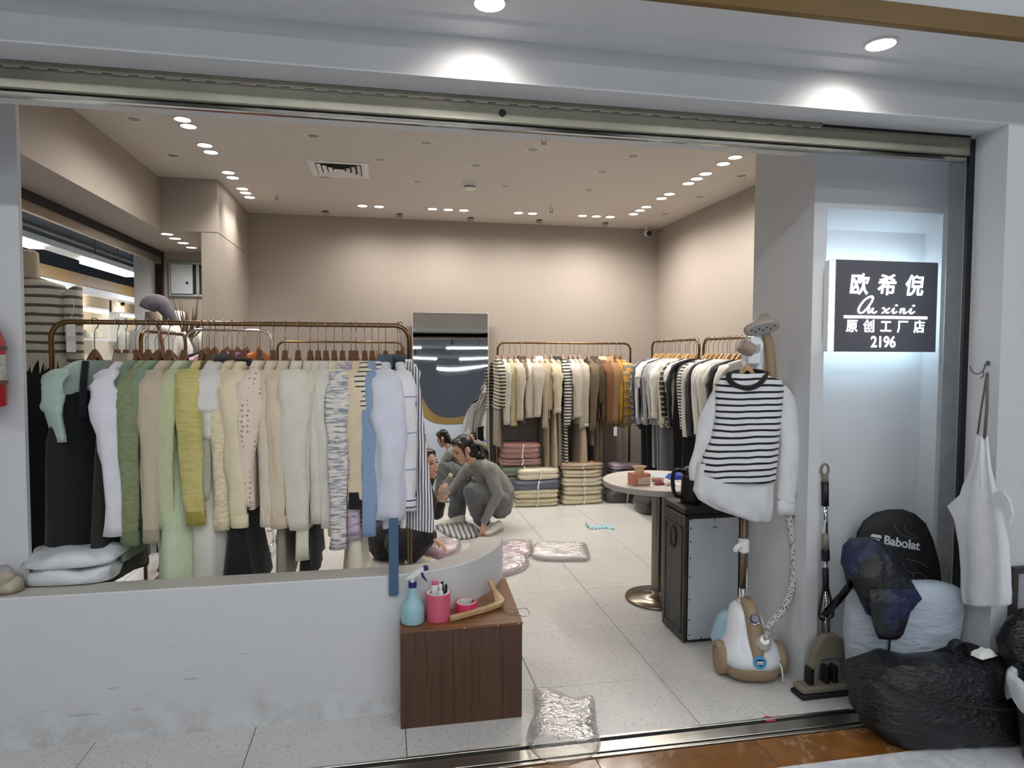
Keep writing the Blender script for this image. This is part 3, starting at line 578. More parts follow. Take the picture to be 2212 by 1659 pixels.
for px, yaw, m, la, lo in [(446, 24, F(BLK), 'black knit vest facing out on the chrome rack', 0), (463, 30, F('c9a3b4'), 'pale pink blouse on the chrome rack', .4), (490, 30, F('8a3a56'), 'maroon pink sweater on the chrome rack', .4), (512, 40, F('b06a86'), 'dusty rose top on the chrome rack', .4), (531, 52, F('5d3a5c'), 'plum purple cardigan on the chrome rack', .45), (556, 60, F('b06428'), 'burnt orange top on the chrome rack', .45)]:
    garment('top', la, GC, (at(px, 720, 5.32).x, 5.32, 1.70), math.radians(yaw), m, L=.52, W=.38, sl=lo, sw=.045)
rack('bronze hoop rack against the left part of the back wall', (-1.0, 6.66), (.185, 6.66), 1.64, .2)
for i, (x, m, la) in enumerate([(-.9, '6e2f45', 'wine red top'), (-.72, '7a4358', 'mauve top'), (-.55, '522436', 'dark cherry top'), (-.4, 'a0455f', 'raspberry top'), (-.22, '46303f', 'aubergine top'), (-.03, 'b58a92', 'faded pink top'), (.1, '6a5a5e', 'taupe grey top')]):
    garment('top', la+' on the rack by the left of the back wall', 'clothes on the back left rack', (x, 6.66, 1.64), math.radians(90), F(m), L=.58, sl=.5, sw=.05)
# ------------------------------------------------------------------ back rack right of the mirror
Y2, Z2 = 6.72, 1.645
xa, xb = at(1075, 741, Y2).x, at(1362, 741, Y2).x
rack('long bronze hoop rack right of the mirror on the back wall', (xa, Y2), (xb, Y2), Z2, .2, rail=False)
GB = 'clothes on the back rack'
g2 = lambda px, pS, pB, name, label, mat, **k: hx(px, Y2, Z2, pS, pB, name, label, GB, mat, **k)
g2(1081, 882, 880, 'striped_tee', 'brown and cream striped top at the left end of the back rack', F('c9bfa8', 'stripe', h2='2c2723', per=.035, duty=.5), sw=.04, lower=F('8f8474'), lowB=960, lflare=.8)
g2(1094, 918, 860, 'cardigan', 'minty white cardigan with textured front edge', F('c6c8b8', 'ladder', h2='a5a898'), sw=.05)
g2(1108, 925, 880, 'sweater', 'buttery cream sweater near the left of the back rack', F('cbbd92', 'rib'), sw=.052)
g2(1121, 905, 870, 'sweater', 'beige pink fine knit sweater near the left of the back rack', F('cfc3ae', 'rib'), sw=.05)
g2(1133, 840, 908, 'vest', 'taupe top with a dark neckline between two pale sweaters', F('7d6c5c'), sw=.04, collar=F('3a2a22'))
g2(1146, 905, 880, 'sweater', 'wide ivory sweater with loose sleeves on the back rack', F('d2c8b4'), sw=.062, cuff=F('ccc1ac', 'rib'))
g2(1161, 900, 880, 'sweater', 'off-white sweater beside the wide ivory one', F('cfc6b6', 'rib'), sw=.056)
g2(1173, 918, 880, 'blouse', 'greige blouse with a white collar on the back rack', F('b3a48e'), sw=.045, collar=F('d8cfbf'))
g2(1186, 890, 900, 'sweater', 'khaki beige sweater at the middle of the back rack', F('b8a98a'), sw=.05, lower=F('b0a389'), lowB=1005, lflare=1.0)
g2(1200, 895, 890, 'cardigan', 'cream cardigan with brown edging and tied hem', F('d0c4a6'), sw=.055, cuff=F('d8cdb4'), lower=F('b3a587'), lowB=1008, lflare=1.1)
g2(1211, 0, 850, 'vest', 'beige vest with a black lining showing at its neck', F('a99a84'), collar=F(BLK), lower=F('948873'), lowB=1000, lflare=.9)
g2(1225, 915, 920, 'striped_dress', 'long black and white striped knit dress on the back rack', F('d9d6cf', 'stripe', h2='2a2826', per=.032, duty=.55), sw=.058, lower=F('cfcabd', 'stripe', h2='2a2826', per=.032, duty=.5), lowB=1008, lflare=1.1)
g2(1241, 905, 900, 'sweater', 'grey white sweatshirt right of the long striped dress', F('c5bfb4'), sw=.056, cuff=F('cbc5ba', 'rib'))
g2(1251, 918, 910, 'shirt', 'putty grey shirt behind the grey white sweatshirt', F('b0a797'), sw=.045)
g2(1262, 915, 890, 'jacket', 'stone beige jacket with a white sleeve end', F('c0b29d'), sw=.052, cuff=F('ded8cc'), cuffh=.03, lower=F('b5a590'), lowB=1003, lflare=1.5)
g2(1282, 930, 956, 'coat', 'dull olive brown coat on the back rack', F('6b5d47'), sw=.048)
g2(1294, 870, 900, 'coat', 'dark moss jacket with an open neck on the back rack', F('4e4025'), sw=.05, collar=F('3a2e1b'), lower=F('5f5344'), lowB=1003, lflare=.95)
g2(1303, 905, 900, 'trousers_set', 'cocoa brown top over long trousers on the back rack', F('5b422e'), sw=.045, lower=F('7a6048'), lowB=1004, lflare=.8)
g2(1312, 915, 900, 'jacket', 'russet brown jacket with folded cuffs', F('7a4f30'), sw=.05, cuff=F('6f4629'), collar=F('c8b79e'))
g2(1327, 916, 905, 'hoodie', 'camel hoodie with a hanging white price tag', F('94714e'), sw=.06, collar=F('a88560'), tagcard=True)
g2(1343, 905, 910, 'shirt', 'plain golden yellow shirt at the right of the back rack', F('b8892e'), sw=.045)
g2(1354, 925, 920, 'plaid_shirt', 'mustard and slate plaid shirt at the right end of the back rack', F('c0902f', 'plaid', h2='5a6672', per=.085), sw=.062)
# ------------------------------------------------------------------ two racks along the right wall
X3, Z3 = 2.68, 1.66
rack('far bronze hoop rack along the right wall', (X3, 6.38), (X3, 5.35), Z3, .2, rail=False, group='racks along the right wall')
rack('near bronze hoop rack along the right wall behind the steamer', (X3, 5.27), (X3, 4.15), Z3, .2, rail=False, group='racks along the right wall')
def g3(y, name, label, mat, sl=.5, L=.6, **k):
    garment(name, label, 'clothes along the right wall', (X3+rnd.uniform(-.01, .01), y, Z3), math.radians(rnd.uniform(-6, 6)), mat, L=L, sl=sl, hanger=2, W=.42, **k)
g3(6.28, 'plaid_shirt', 'navy and white plaid shirt, far end of the right wall racks', F('1e2638', 'plaid', h2='9aa0ac', per=.06), .6, .68)
g3(6.22, 'jacket', 'dark navy jacket beside the plaid shirt', F('1a1f2c'), .55, .7, lower=F('15171d'), lowerL=.5, lflare=.8)
g3(6.15, 'striped_shirt', 'white striped shirt third from the far end of the right wall', F('d5d6da', 'stripe', h2='8d93a3', per=.03, duty=.75, axis=0), .6, .64)
g3(6.09, 'shirt', 'white short sleeve tee after the striped shirt on the right wall', F('dcdcda'), .24, .6, sw=.065, lower=F('14151a'), lowerL=.5, lflare=.7)
g3(6.03, 'sweater', 'navy blue sweater right of the white tee', F('232a3c'), .52, .62)
g3(5.96, 'sweater', 'light grey sweater with long cuffed sleeves', F('a5a5a4', 'melange', h2='929291'), .58, .62, cuff=F('9b9b9a', 'rib'), lower=F('8b8c8e'), lowerL=.42, lflare=.8)
g3(5.90, 'tee', 'mid grey tee with elbow sleeves', F('999a9a'), .3, .62, sw=.065)
g3(5.84, 'hoodie', 'silver grey hoodie with ribbed cuffs', F('b3b3b1'), .54, .62, cuff=F('a9a9a7', 'rib'), lower=F('7e7f82'), lowerL=.5, lflare=.75)
g3(5.78, 'tee', 'ash grey tee hanging over long grey trousers', F('8c8d8f'), .3, .62, sw=.062, lower=F('828487'), lowerL=.52, lflare=.8)
g3(5.71, 'blouse', 'crisp white blouse with balloon sleeves', F('dedcd8'), .5, .6, sw=.07, puff=1.15, cuff=F('d8d5cf'))
g3(5.64, 'cardigan', 'cream cardigan after the balloon sleeve blouse', F('d6d0bf', 'rib'), .56, .6)
g3(5.58, 'sweater', 'ecru sweater in the middle of the right wall racks', F('cfc9b8', 'rib'), .54, .6)
g3(5.52, 'striped_tee', 'black tee with pale stripes', F('1b1b1d', 'stripe', h2='a79d7d', per=.045, duty=.68), .5, .62)
g3(5.46, 'tee', 'white tee wedged after the black striped one', F('dad9d5'), .26, .55, sw=.065)
g3(5.41, 'coat', 'long black coat at the joint of the two wall racks', F(BLK), .58, 1.0)
g3(5.22, 'dress', 'black dress at the start of the near wall rack', F('18181b'), .5, .95)
g3(5.16, 'striped_shirt', 'white shirt with tight black stripes on the near wall rack', F('dcdbd6', 'stripe', h2='161617', per=.026, duty=.5), .56, .62)
g3(5.09, 'cardigan', 'white cardigan with long slim sleeves on the near wall rack', F('dddbd5', 'rib'), .6, .62)
g3(5.03, 'jacket', 'black jacket between white tops on the near wall rack', F('1d1d20'), .56, .64)
g3(4.96, 'shirt', 'ivory shirt third white one on the near wall rack', F('dbd8cd'), .56, .62)
g3(4.89, 'sweater', 'snow white sweater on the near wall rack', F('e0deda', 'rib'), .55, .6)
g3(4.82, 'blouse', 'milk white blouse partly behind the striped vest', F('dcd9d2'), .5, .6)
g3(4.74, 'sweater', 'off-white jumper partly behind the striped vest', F('d5d2ca', 'rib'), .5, .6)
g3(4.66, 'tee', 'charcoal tee deep behind the striped vest', F('2b2b2e'), .3, .6)
g3(4.56, 'shirt', 'chalk white shirt near the front of the wall racks', F('dedcd6'), .5, .6)
# ------------------------------------------------------------------ wooden display box and what stands on it
M_box = wood('walnut_laminate', '3f2a1c', '5a3d29', (26, 26, .9), .38, 'World')
M_boxtop = wood('walnut_laminate_top', '6a4526', '8a5c34', (1.0, 22, 22), .30, 'World')
BX0, BX1, BY, BT = .06, .563, 2.678, .408
back = [(p.x+.004, p.y-.004) for p in OUT if p.x >= BX0 and p.y < 3.24]
poly = [(BX0, BY), (BX1, BY), (.592, 3.228)]+[(x, y) for x, y in reversed(back)]+[(BX0, 2.806)]
bx = thing('display_box', 'low walnut laminate box fitted against the curved wall end', 'box', (.3, 2.75, 0))
inv = Matrix.Translation((-.3, -2.75, 0))
MB().prism(poly, 0, BT-.009, inv).build('body', M_box, bx)
ptop = [(BX0-.002, BY-.003), (BX1+.002, BY-.003)]+poly[2:]
MB().prism(ptop, BT-.0088, BT, inv).build('top_panel', M_boxtop, bx)
q = MB()
for x in (.32, .46, .548): q.lathe([(.004+.002*math.sin(x*90), 0), (.003, .0006)], 5, Matrix.Translation((x-.3, BY-2.75-.0035, BT-.004)) @ Matrix.Rotation(PI/2, 4, 'X'))
q.build('chipped_edge', M_ledge, bx)
# spray bottle
p = at(890, 1352, 2.75); px_ = p.x
t = thing('spray_bottle', 'pale turquoise spray bottle with a white and blue trigger head', 'bottle', (px_+.003, 2.757, BT), .15)
M_aqua = solid('aqua_plastic', '9fcad4', .38, var=.03, Subsurface_Weight=.0); M_blue = solid('navy_blue_plastic', '1f2270', .35)
MB().lathe([(.040, 0), (.047, .004), (.049, .015), (.048, .060), (.048, .064), (.043, .078), (.028, .100), (.0185, .122), (.0155, .150), (.0155, .154)], 26).build('bottle_body', M_aqua, t, 30)
MB().lathe([(.0175, .150), (.0175, .170), (.0165, .172)], 20).build('collar', M_blue, t, 30)
q = MB(); q.lathe([(.010, .171), (.0095, .196), (.011, .2)], 14); q.prism([(-.034, .186), (-.026, .192), (-.006, .213), (.034, .232), (.046, .228), (.043, .214), (.014, .196), (-.012, .190)], -.010, .010, Matrix.Rotation(PI/2, 4, 'X')); q.build('head', M_matte_white, t, 30)
MB().rbox((.036, -.011, .221), (.056, .011, .240), .003, Matrix.Translation((.01, 0, -.006))).build('nozzle', M_blue, t); MB().prism([(.032, .214), (.040, .216), (.047, .196), (.062, .170), (.058, .168), (.040, .186)], -.007, .007, Matrix.Rotation(PI/2, 4, 'X')).build('trigger', M_blue, t)
# tall roll of pink labels used as a pen pot
M_pink = solid('pink_tape', 'd8607a', .35, var=.03); M_pink2 = solid('hot_pink_tape', 'd23a60', .3, var=.03); M_core = solid('white_card_core', 'e9e6e0', .7)
p = at(948, 1342, 2.76)
def roll(name, label, x, y, r, ri, h, mat, cat, tri=.006):
    t = thing(name, label, cat, (x, y, BT)); n = 30
    MB().lathe([(r-.002, 0), (r, .002), (r, h-.002), (r-.001, h), (ri+tri, h), (ri+tri, .0)], n, cap=False).build('tape', mat, t, 30)
    MB().lathe([(ri+tri, .0), (ri+tri, h+.0005), (ri, h+.0005), (ri, .0)], n, cap=False).build('core', M_core, t, 30); return t
r1 = roll('tape_roll', 'tall pink tape roll used as a pen holder beside the spray bottle', p.x-.002, 2.775, .052, .038, .115, M_pink, 'tape roll', .01)
p2 = at(1006, 1320, 2.84); roll('tape_roll', 'short hot pink tape roll right of the pen holder roll', p2.x, 2.852-.03, .049, .034, .048, M_pink2, 'tape roll')
cx, cy = p.x-.002, 2.775
t = thing('eraser', 'white correction pen with pink end poking out of the tall pink roll', 'pen', (cx-.012, cy+.003, BT)); MB().rbox((-.015, -.009, .003), (.015, .009, .145), .004).build('barrel', M_matte_white, t); MB().rbox((-.013, -.0085, .145), (.013, .0085, .166), .004).build('pink_end', M_pink, t)
t = thing('glue_bottle', 'small white bottle with screw cap standing in the tall pink roll', 'bottle', (cx+.009, cy-.016, BT)); MB().lathe([(.012, .001), (.0125, .12), (.006, .132), (.006, .136)], 14).build('bottle_body', M_matte_white, t, 30); MB().lathe([(.0085, .136), (.0085, .150), (.006, .153)], 14).build('cap', M_matte_white, t, 30)
for k, (dx, dy, h, la) in enumerate([(.022, .004, .148, 'black marker pen, left of the pair in the tall pink roll'), (.029, -.010, .150, 'black marker pen, right of the pair in the tall pink roll'), (.008, .02, .152, 'black capped pen behind the white bottle in the tall pink roll')]):
    t = thing('marker_pen', la, 'pen', (cx+dx, cy+dy, BT), 0, 'marker pens'); M = Matrix.Rotation(.05*(k-.5), 4, 'Y'); MB().lathe([(.0045, .002), (.0055, .004), (.0055, .08)], 12, M).build('barrel', M_black, t, 30); MB().lathe([(.0062, .08), (.0062, h-.006), (.005, h)], 12, M).build('cap', M_black, t, 30)
t = thing('cutter_knife', 'small pink handled knife leaning in the short pink roll', 'knife', (p2.x+.004, 2.822, BT)); M = Matrix.Translation((0, 0, .004)) @ Matrix.Rotation(.55, 4, 'Y'); MB().rbox((-.006, -.004, .0), (.006, .004, .062), .002, M).build('handle', M_pink, t); MB().box((-.003, -.0042, .012), (.003, -.0038, .056), M).build('dark_slot', M_black, t)
t = thing('green_stone', 'dark green pincushion lying inside the short pink roll', 'pincushion', (p2.x-.012, 2.828, BT)); MB().ell((0, 0, .018), (.018, .015, .017), 12, 8).build('cushion', solid('green_felt', '1f5a48', .9), t, 'all')
# loose wooden hanger lying on the box
def P3(x, y, z=BT+.012): return onz(x, y, z)
t = thing('wooden_hanger', 'pale wooden coat hanger lying on the box with its hook over the edge', 'hanger', (P3(1075, 1295).x, P3(1075, 1295).y, BT))
M_pale = wood('pale_hanger_wood', 'b08d5e', 'c6a678', (5, 5, 5)); o = Vector(t.location)
path = [P3(972, 1336, BT+.014), P3(990, 1332, BT+.015), P3(1022, 1323, BT+.016), P3(1058, 1313, BT+.016), P3(1079, 1302, BT+.018), P3(1074, 1288, BT+.026), P3(1066, 1273, BT+.045), P3(1058, 1258, BT+.06)]
path = bez(path, 4); rings = []
for i, p in enumerate(path):
    s_ = i/(len(path)-1); d = (path[min(i+1, len(path)-1)]-path[max(i-1, 0)]).normalized(); n_ = d.cross(Vector((0, 0, 1))).normalized(); m_ = 1+1.1*math.exp(-((s_-.62)/.12)**2); wv = .0105*m_; hv = .012
    if s_ < .04: wv *= .7
    rings.append([p-o+n_*a*wv+Vector((0, 0, 1))*b*hv for a, b in ((-1, -.6), (-.6, -1), (.6, -1), (1, -.6), (1, .6), (.6, 1), (-.6, 1), (-1, .6))])
MB().loft(rings, True).build('arms', M_pale, t, 40)
MB().tube(bez([P3(1078, 1312)-o, P3(1112, 1315)-o, P3(1135, 1314)-o, P3(1143, 1322, BT+.008)-o, P3(1140, 1330, BT+.006)-o, P3(1130, 1332, BT+.006)-o, P3(1122, 1328, BT+.01)-o], 4), .0018, 6).build('hook', M_wire, t, 'all')
MB().tube([P3(1078, 1318)-o, P3(1118, 1324, BT+.006)-o], .0018, 6).build('hook_brace', M_wire, t, 'all')
# ------------------------------------------------------------------ garment steamer
SX, SY = 1.715, 2.86
t = st = thing('garment_steamer', 'white and brown upright garment steamer on wheels beside the pier', 'steamer', (SX, SY, 0), -.22)
M_brownp = solid('taupe_plastic', '9a8468', .4, var=.03); M_sw = solid('glossy_white_plastic', 'e9ecf2', .18, var=.01)
def blob(rows, n=24, e=.75):
    return [[(xc+a*sup(math.cos(2*PI*k/n), e), yc+b*sup(math.sin(2*PI*k/n), e), z) for k in range(n)] for z, xc, yc, a, b in rows]
MB().loft(blob([(.012, 0, 0, .10, .09), (.02, 0, 0, .125, .125), (.06, 0, 0, .138, .135), (.085, 0, 0, .137, .13)])).build('base', M_brownp, st, 'all')
ZS = Matrix.Scale(.8, 4, (0, 0, 1)) @ Matrix.Translation((0, 0, .014))
MB().loft(blob([(.08, 0, 0, .139, .134), (.12, 0, .0, .138, .128), (.17, 0, .01, .128, .115), (.22, .0, .02, .10, .10), (.30, -.01, .03, .082, .085), (.37, -.015, .04, .062, .07), (.395, -.02, .045, .035, .045)]), M=ZS).build('shell', M_sw, st, 'all')
MB().loft(blob([(.10, .004, -.122, .012, .02), (.14, .006, -.112, .024, .02), (.20, .008, -.088, .034, .025), (.28, .006, -.062, .038, .03), (.36, 0, -.032, .036, .035), (.405, -.004, .0, .034, .05), (.43, -.006, .02, .025, .04)]), True, M=ZS).build('front_panel', M_brownp, st, 'all')
for s_, la in ((-1, 'near'), (1, 'far')):
    M = Matrix.Translation((s_*.134, .0, .078)) @ Matrix.Rotation(s_*PI/2, 4, 'Y')
    wv = MB().lathe([(.066, -.02), (.077, -.016), (.079, .012), (.072, .022), (.052, .024), (.05, .014), (.02, .014), (.018, .020), (.004, .021)], 28, M).build('wheel', M_brownp, st, 30)
    q = MB()
    for k in range(12):
        a = 2*PI*k/12; q.box((.02, -.004, .012), (.052, .004, .019), M @ Matrix.Rotation(a, 4, 'Z'))
    q.build('spokes', solid('wheel_spoke', 'b9a78c', .35), wv)
M = Matrix.Translation((.0, -.060, .352*.8)) @ Matrix.Rotation(.9, 4, 'X')
MB().lathe([(.027, .0), (.027, .016), (.023, .019)], 22, M).build('dial_ring', M_chrome, st, 30); MB().lathe([(.022, .014), (.022, .024), (.018, .027)], 22, M).build('dial', solid('dark_blue_dial', '14143a', .2), st, 30)
M = Matrix.Translation((.035, -.085, .235*.8)) @ Matrix.Rotation(.9, 4, 'X'); MB().lathe([(.042, 0), (.04, .018), (.026, .03), (.02, .034)], 22, M).build('hose_socket', solid('clear_grey_plastic', 'b9b3a8', .15), st, 30)
# badge: a blue and white round sticker with a dark shield
M = Matrix.Translation((.008, -.134, .115)) @ Matrix.Rotation(PI/2-.25, 4, 'X'); bd = MB().lathe([(.030, 0), (.030, .003)], 24, M).build('badge', solid('sky_blue_sticker', '4a9bd0', .3), st)
MB().prism([(-.021, .004), (-.012, .013), (.012, .013), (.021, .004), (.012, -.01), (0, -.02), (-.012, -.01)], .003, .0038, M).build('badge_shield', solid('dark_badge', '17324a', .3), bd); MB().box((-.015, -.003, .0038), (.015, .004, .0044), M).box((-.012, -.009, .0038), (.012, -.006, .0044), M).build('badge_bars', M_matte_white, bd)
MB().loft(blob([(.12, -.10, .09, .05, .05), (.16, -.105, .09, .055, .055), (.28, -.075, .095, .05, .045), (.32, -.06, .09, .035, .035)]), M=ZS).build('water_tank', solid('blue_tinted_tank', '9cc0cf', .12, var=.02), st, 'all')
MB().lathe([(.026, .0), (.026, .05), (.019, .055), (.019, .10)], 18, Matrix.Translation((-.02, .045, .30))).build('pole_socket', M_chrome, st, 30)
M_pole = metal('brown_steel_pole', '8d7f72', .22, .1); MB().tube([(-.02, .045, .36), (-.02, .045, 1.05)], .0155, 14).tube([(-.02, .045, 1.0), (-.02, .045, 1.60)], .0125, 14).build('pole', M_pole, st, 'all')
q = MB(); q.rbox((-.042, .02, .57), (.002, .07, .645), .01); q.tube(bez([(-.035, .03, .615), (-.06, .02, .605), (-.07, .018, .585)], 3), [.012]*6+[.009], 8); q.build('pole_clamp', M_matte_white, st, 40)
# top bracket, steam head and hose
q = MB(); q.rbox((-.045, .0, 1.47), (.045, .075, 1.60), .02); q.lathe([(.048, -.025), (.05, .0), (.04, .03)], 20, Matrix.Translation((-.0, .03, 1.575)) @ Matrix.Rotation(PI/2, 4, 'X')); q.rbox((-.05, .005, 1.33), (-.03, .03, 1.5), .006); q.rbox((.015, .005, 1.33), (.04, .03, 1.5), .006); q.build('top_bracket', M_sw, st, 40)
MB().lathe([(.030, -.06), (.036, -.055), (.037, .0), (.03, .012)], 22, Matrix.Translation((-.055, .02, 1.575)) @ Matrix.Rotation(-PI/2+.5, 4, 'Y')).build('bracket_knob', solid('pale_brown_plastic', 'a58f83', .3), st, 30)
HM = Matrix.Translation((.035, .0, 1.665)) @ Matrix.Rotation(-.22, 4, 'Y') @ Matrix.Rotation(.55, 4, 'X')
MB().loft(blob([(-.028, .01, .02, .03, .03), (-.01, .0, .0, .06, .035), (.0, -.01, .0, .083, .036), (.018, -.01, .0, .083, .036), (.024, -.01, .0, .075, .03)], 26, .8), True, M=HM @ Matrix.Rotation(PI/2, 4, 'X')).build('steam_head', solid('grey_brown_plastic', 'a79d93', .35), st, 'all')
q = MB(); plate = HM @ Matrix.Rotation(PI/2, 4, 'X') @ Matrix.Translation((-.01, 0, .0245)); pl = MB().lathe([(.028, 0), (.028, .0015)], 26, plate @ Matrix.Scale(2.5, 4, (1, 0, 0))).build('soleplate', metal('soleplate', 'c9c6c2', .25, .05), st)
for k in range(7): q.lathe([(.0042, .0012), (.0042, .0022)], 10, plate @ Matrix.Translation((-.054+.018*k, .006*math.cos(k*PI), 0)))
q.build('steam_holes', M_dark, pl)
MB().tube(bez([(.045, .02, 1.66), (.075, .035, 1.58), (.085, .03, 1.47), (.09, .03, 1.37)], 5), [.022]*4+[.024]*6+[.026]*4+[.024, .022], 14).build('steam_handle', M_brownp, st, 'all')
def hose_mat():
    t_ = NT('braided_hose'); wv = t_.n('ShaderNodeTexVoronoi'); wv.inputs['Scale'].default_value = 95; t_.l(t_.coord(), wv.inputs[0]); col = t_.ramp(wv.outputs['Distance'], [(.25, hexc('4c4c52')), (.45, hexc('c6c5c2'))]); t_.bump(wv.outputs['Distance'], .5, .004); return t_.set(col, .5)
Mi = Matrix.Rotation(.22, 4, 'Z')
def stl(p): return Mi @ (Vector(p)-Vector((SX, SY, 0)))
hp = [(1.79, 2.87, 1.36), (1.80, 2.90, 1.2), (1.81, 2.90, 1.0), stl((0, 0, 0))]
hose = [stl(at(1674, 815, 2.88)), stl(at(1690, 900, 2.90)), stl(at(1698, 1000, 2.86)), stl(at(1704, 1110, 2.80)), stl(at(1713, 1180, 2.79)), stl(at(1714, 1240, 2.78)), stl(at(1704, 1290, 2.765)), stl(at(1686, 1325, 2.755)), stl(at(1665, 1348, 2.75)), Vector((.035, -.095, .195))]
MB().tube(bez(hose, 8), .0165, 12).build('steam_hose', hose_mat(), st, 'all')
MB().tube(bez([(.10, -.095, .10), (.115, -.105, .085), (.12, -.115, .04), (.125, -.10, .008), (.14, -.06, .006)], 4), .004, 8).build('power_cord', M_matte_white, st, 'all')
# ------------------------------------------------------------------ layered striped top on the steamer
sh = thing('layered_top', 'black and white striped vest over a sheer white shirt hanging on the steamer', 'top', (1.70, 2.80, 1.66), -.18)
def outl(rows, dy=0, n=36, amp=.008, nf=7, ph=0, bulge=1.0):
    rs = []
    for py, xl, xr, b in rows:
        a_, c_ = at(xl, py, 2.80+dy), at(xr, py, 2.80+dy); mid = (a_+c_)/2; hw = (c_-a_).length/2; e1 = (c_-a_).normalized(); e2 = Vector((0, 1, 0)); rg = []
        for k in range(n):
            t_ = 2*PI*k/n; f = amp*(math.sin(nf*t_+ph+py*.01)+.5*math.sin((nf+4)*t_-ph+py*.02))
            rg.append(mid+e1*hw*sup(math.cos(t_), .8)+e2*((b*bulge)*sup(math.sin(t_), .8)+f*abs(math.sin(t_)))-Vector(sh.location))
        rs.append(rg)
    Rz = Matrix.Rotation(.18, 4, 'Z'); return [[Rz @ v for v in r] for r in rs]
M_sheer = F('dfe0e2', 'plain', rough=.7); M_vst = F('e2e2e3', 'stripe', h2='15151a', per=.0295, duty=.66)
MB().loft(outl([(1000, 1508, 1672, .05), (1030, 1503, 1671, .052), (1060, 1499, 1668, .055), (1080, 1510, 1668, .055), (1100, 1545, 1667, .05), (1118, 1600, 1665, .045), (1124, 1618, 1655, .03)], .0, 36, .011, 6), False).build('shirt_tail', M_sheer, sh, 'all')
MB().loft(outl([(806, 1573, 1652, .03), (812, 1566, 1660, .034), (822, 1551, 1688, .04), (840, 1546, 1692, .045), (900, 1547, 1686, .05), (950, 1536, 1681, .056), (985, 1520, 1678, .058), (1008, 1514, 1675, .060), (1022, 1512, 1673, .061), (1040, 1530, 1671, .060)], -.004, 40, .006, 5), False).build('vest', M_vst, sh, 'all')
q = MB(); nb = [at(1573, 809, 2.765), at(1578, 824, 2.757), at(1595, 835, 2.752), at(1618, 838, 2.752), at(1638, 831, 2.757), at(1650, 818, 2.765), at(1656, 806, 2.79)]
Rz = Matrix.Rotation(.18, 4, 'Z'); q.tube([Rz @ (p-Vector(sh.location)) for p in bez(nb, 4)], .0125, 8); q.tube([Rz @ (p-Vector(sh.location)) for p in bez([at(1573, 809, 2.765), at(1590, 803, 2.82), at(1630, 801, 2.83), at(1656, 806, 2.79)], 4)], .010, 8); q.build('neckband', F(BLK, 'rib'), sh, 'all')
def slv(name, pts, rs, dy=0):
    P = [Rz @ (at(x, y, Y_)-Vector(sh.location)) for x, y, Y_ in pts]; P2 = bez(P, 5); n = len(P2); rings = []
    for i, p in enumerate(P2):
        s_ = i/(n-1)*(len(rs)-1); k = min(int(s_), len(rs)-2); rr = rs[k]+(rs[k+1]-rs[k])*(s_-k)
        d = (P2[min(i+1, n-1)]-P2[max(i-1, 0)]).normalized(); nx = Vector((-d.z, 0, d.x)).normalized(); ny = d.cross(nx)
        rings.append([p+nx*rr*math.cos(2*PI*j/18)*(1+.1*math.sin(j*1.1+i*.5)+.3*fold_noise((j*.3, i*.3, 0), 1, 5))+ny*rr*.55*math.sin(2*PI*j/18)*(1+.15*math.sin(j*2+i*.7)) for j in range(18)])
    return MB().loft(rings, 'b').build(name, M_sheer, sh, 'all')
slv('sleeve', [(1552, 840, 2.81), (1540, 880, 2.82), (1526, 940, 2.83), (1512, 1000, 2.83), (1506, 1040, 2.82)], [.02, .036, .045, .042, .032])
s2 = slv('sleeve', [(1688, 836, 2.82), (1700, 870, 2.81), (1708, 930, 2.80), (1708, 1000, 2.79), (1702, 1060, 2.79), (1700, 1085, 2.79)], [.022, .042, .056, .055, .044, .040])
MB().loft([[Rz @ (at(1699+dx*20*math.cos(2*PI*k/16), py, 2.79)-Vector(sh.location)+Vector((0, .022*math.sin(2*PI*k/16), 0))) for k in range(16)] for py, dx in ((1080, 1), (1095, 1.02), (1111, 1.0))], 'b').build('cuff', M_sheer, s2, 'all')
h = thing('hanger', 'light wooden hanger carrying the striped vest on the steamer bracket', 'hanger', (at(1613, 770, 2.80).x, 2.80, at(1613, 786, 2.80).z+.108), -.18); inst('hanger_body', HG2[0], h); inst('hook', HG2[1], h); h.scale = (.72, .9, .9)
# ------------------------------------------------------------------ tea bar machine, kettle
t = thing('water_dispenser', 'black tea bar water dispenser with a bare grey metal side panel', 'water dispenser', (1.555, 3.208, 0))
M_dblk = NT('worn_black_door'); _f = M_dblk.noise(M_dblk.coord('Object', (22, 22, 1.6)), 2, 5, .65); M_dblk = M_dblk.set(M_dblk.ramp(_f, [(.38, hexc('161617')), (.7, hexc('4c4a48'))]), .42); M_grey = solid('grey_zinc_panel', 'b2b7bd', .45, var=.04); DW, DD, DH = .325, .275, .69
MB().rbox((.005, .004, .012), (DW, DD, DH), .004).build('cabinet', M_black, t)
MB().rbox((.012, -.002, .022), (DW-.028, .006, DH-.022), .003).build('side_panel', M_grey, t)
d = MB().rbox((-.012, .0, .01), (.006, DD, DH-.008), .004).build('door', M_dblk, t)
q = MB(); fr = .028
for a_, b_ in (((-.016, .03, .05), (-.011, .04, DH-.07)), ((-.016, DD-.04, .05), (-.011, DD-.03, DH-.07)), ((-.016, .03, .05), (-.011, DD-.03, .06)), ((-.016, .03, DH-.08), (-.011, DD-.03, DH-.07))): q.box(a_, b_)
q.build('door_moulding', M_dblk, d)
q = MB(); q.lathe([(.030, -.001), (.036, .003), (.034, .006), (.026, .002), (.022, -.004)], 20, Matrix.Translation((-.012, .14, DH-.15)) @ Matrix.Scale(1.8, 4, (0, 0, 1)) @ Matrix.Rotation(-PI/2, 4, 'Y')); q.build('door_handle', M_black, d, 'all')
q = MB()
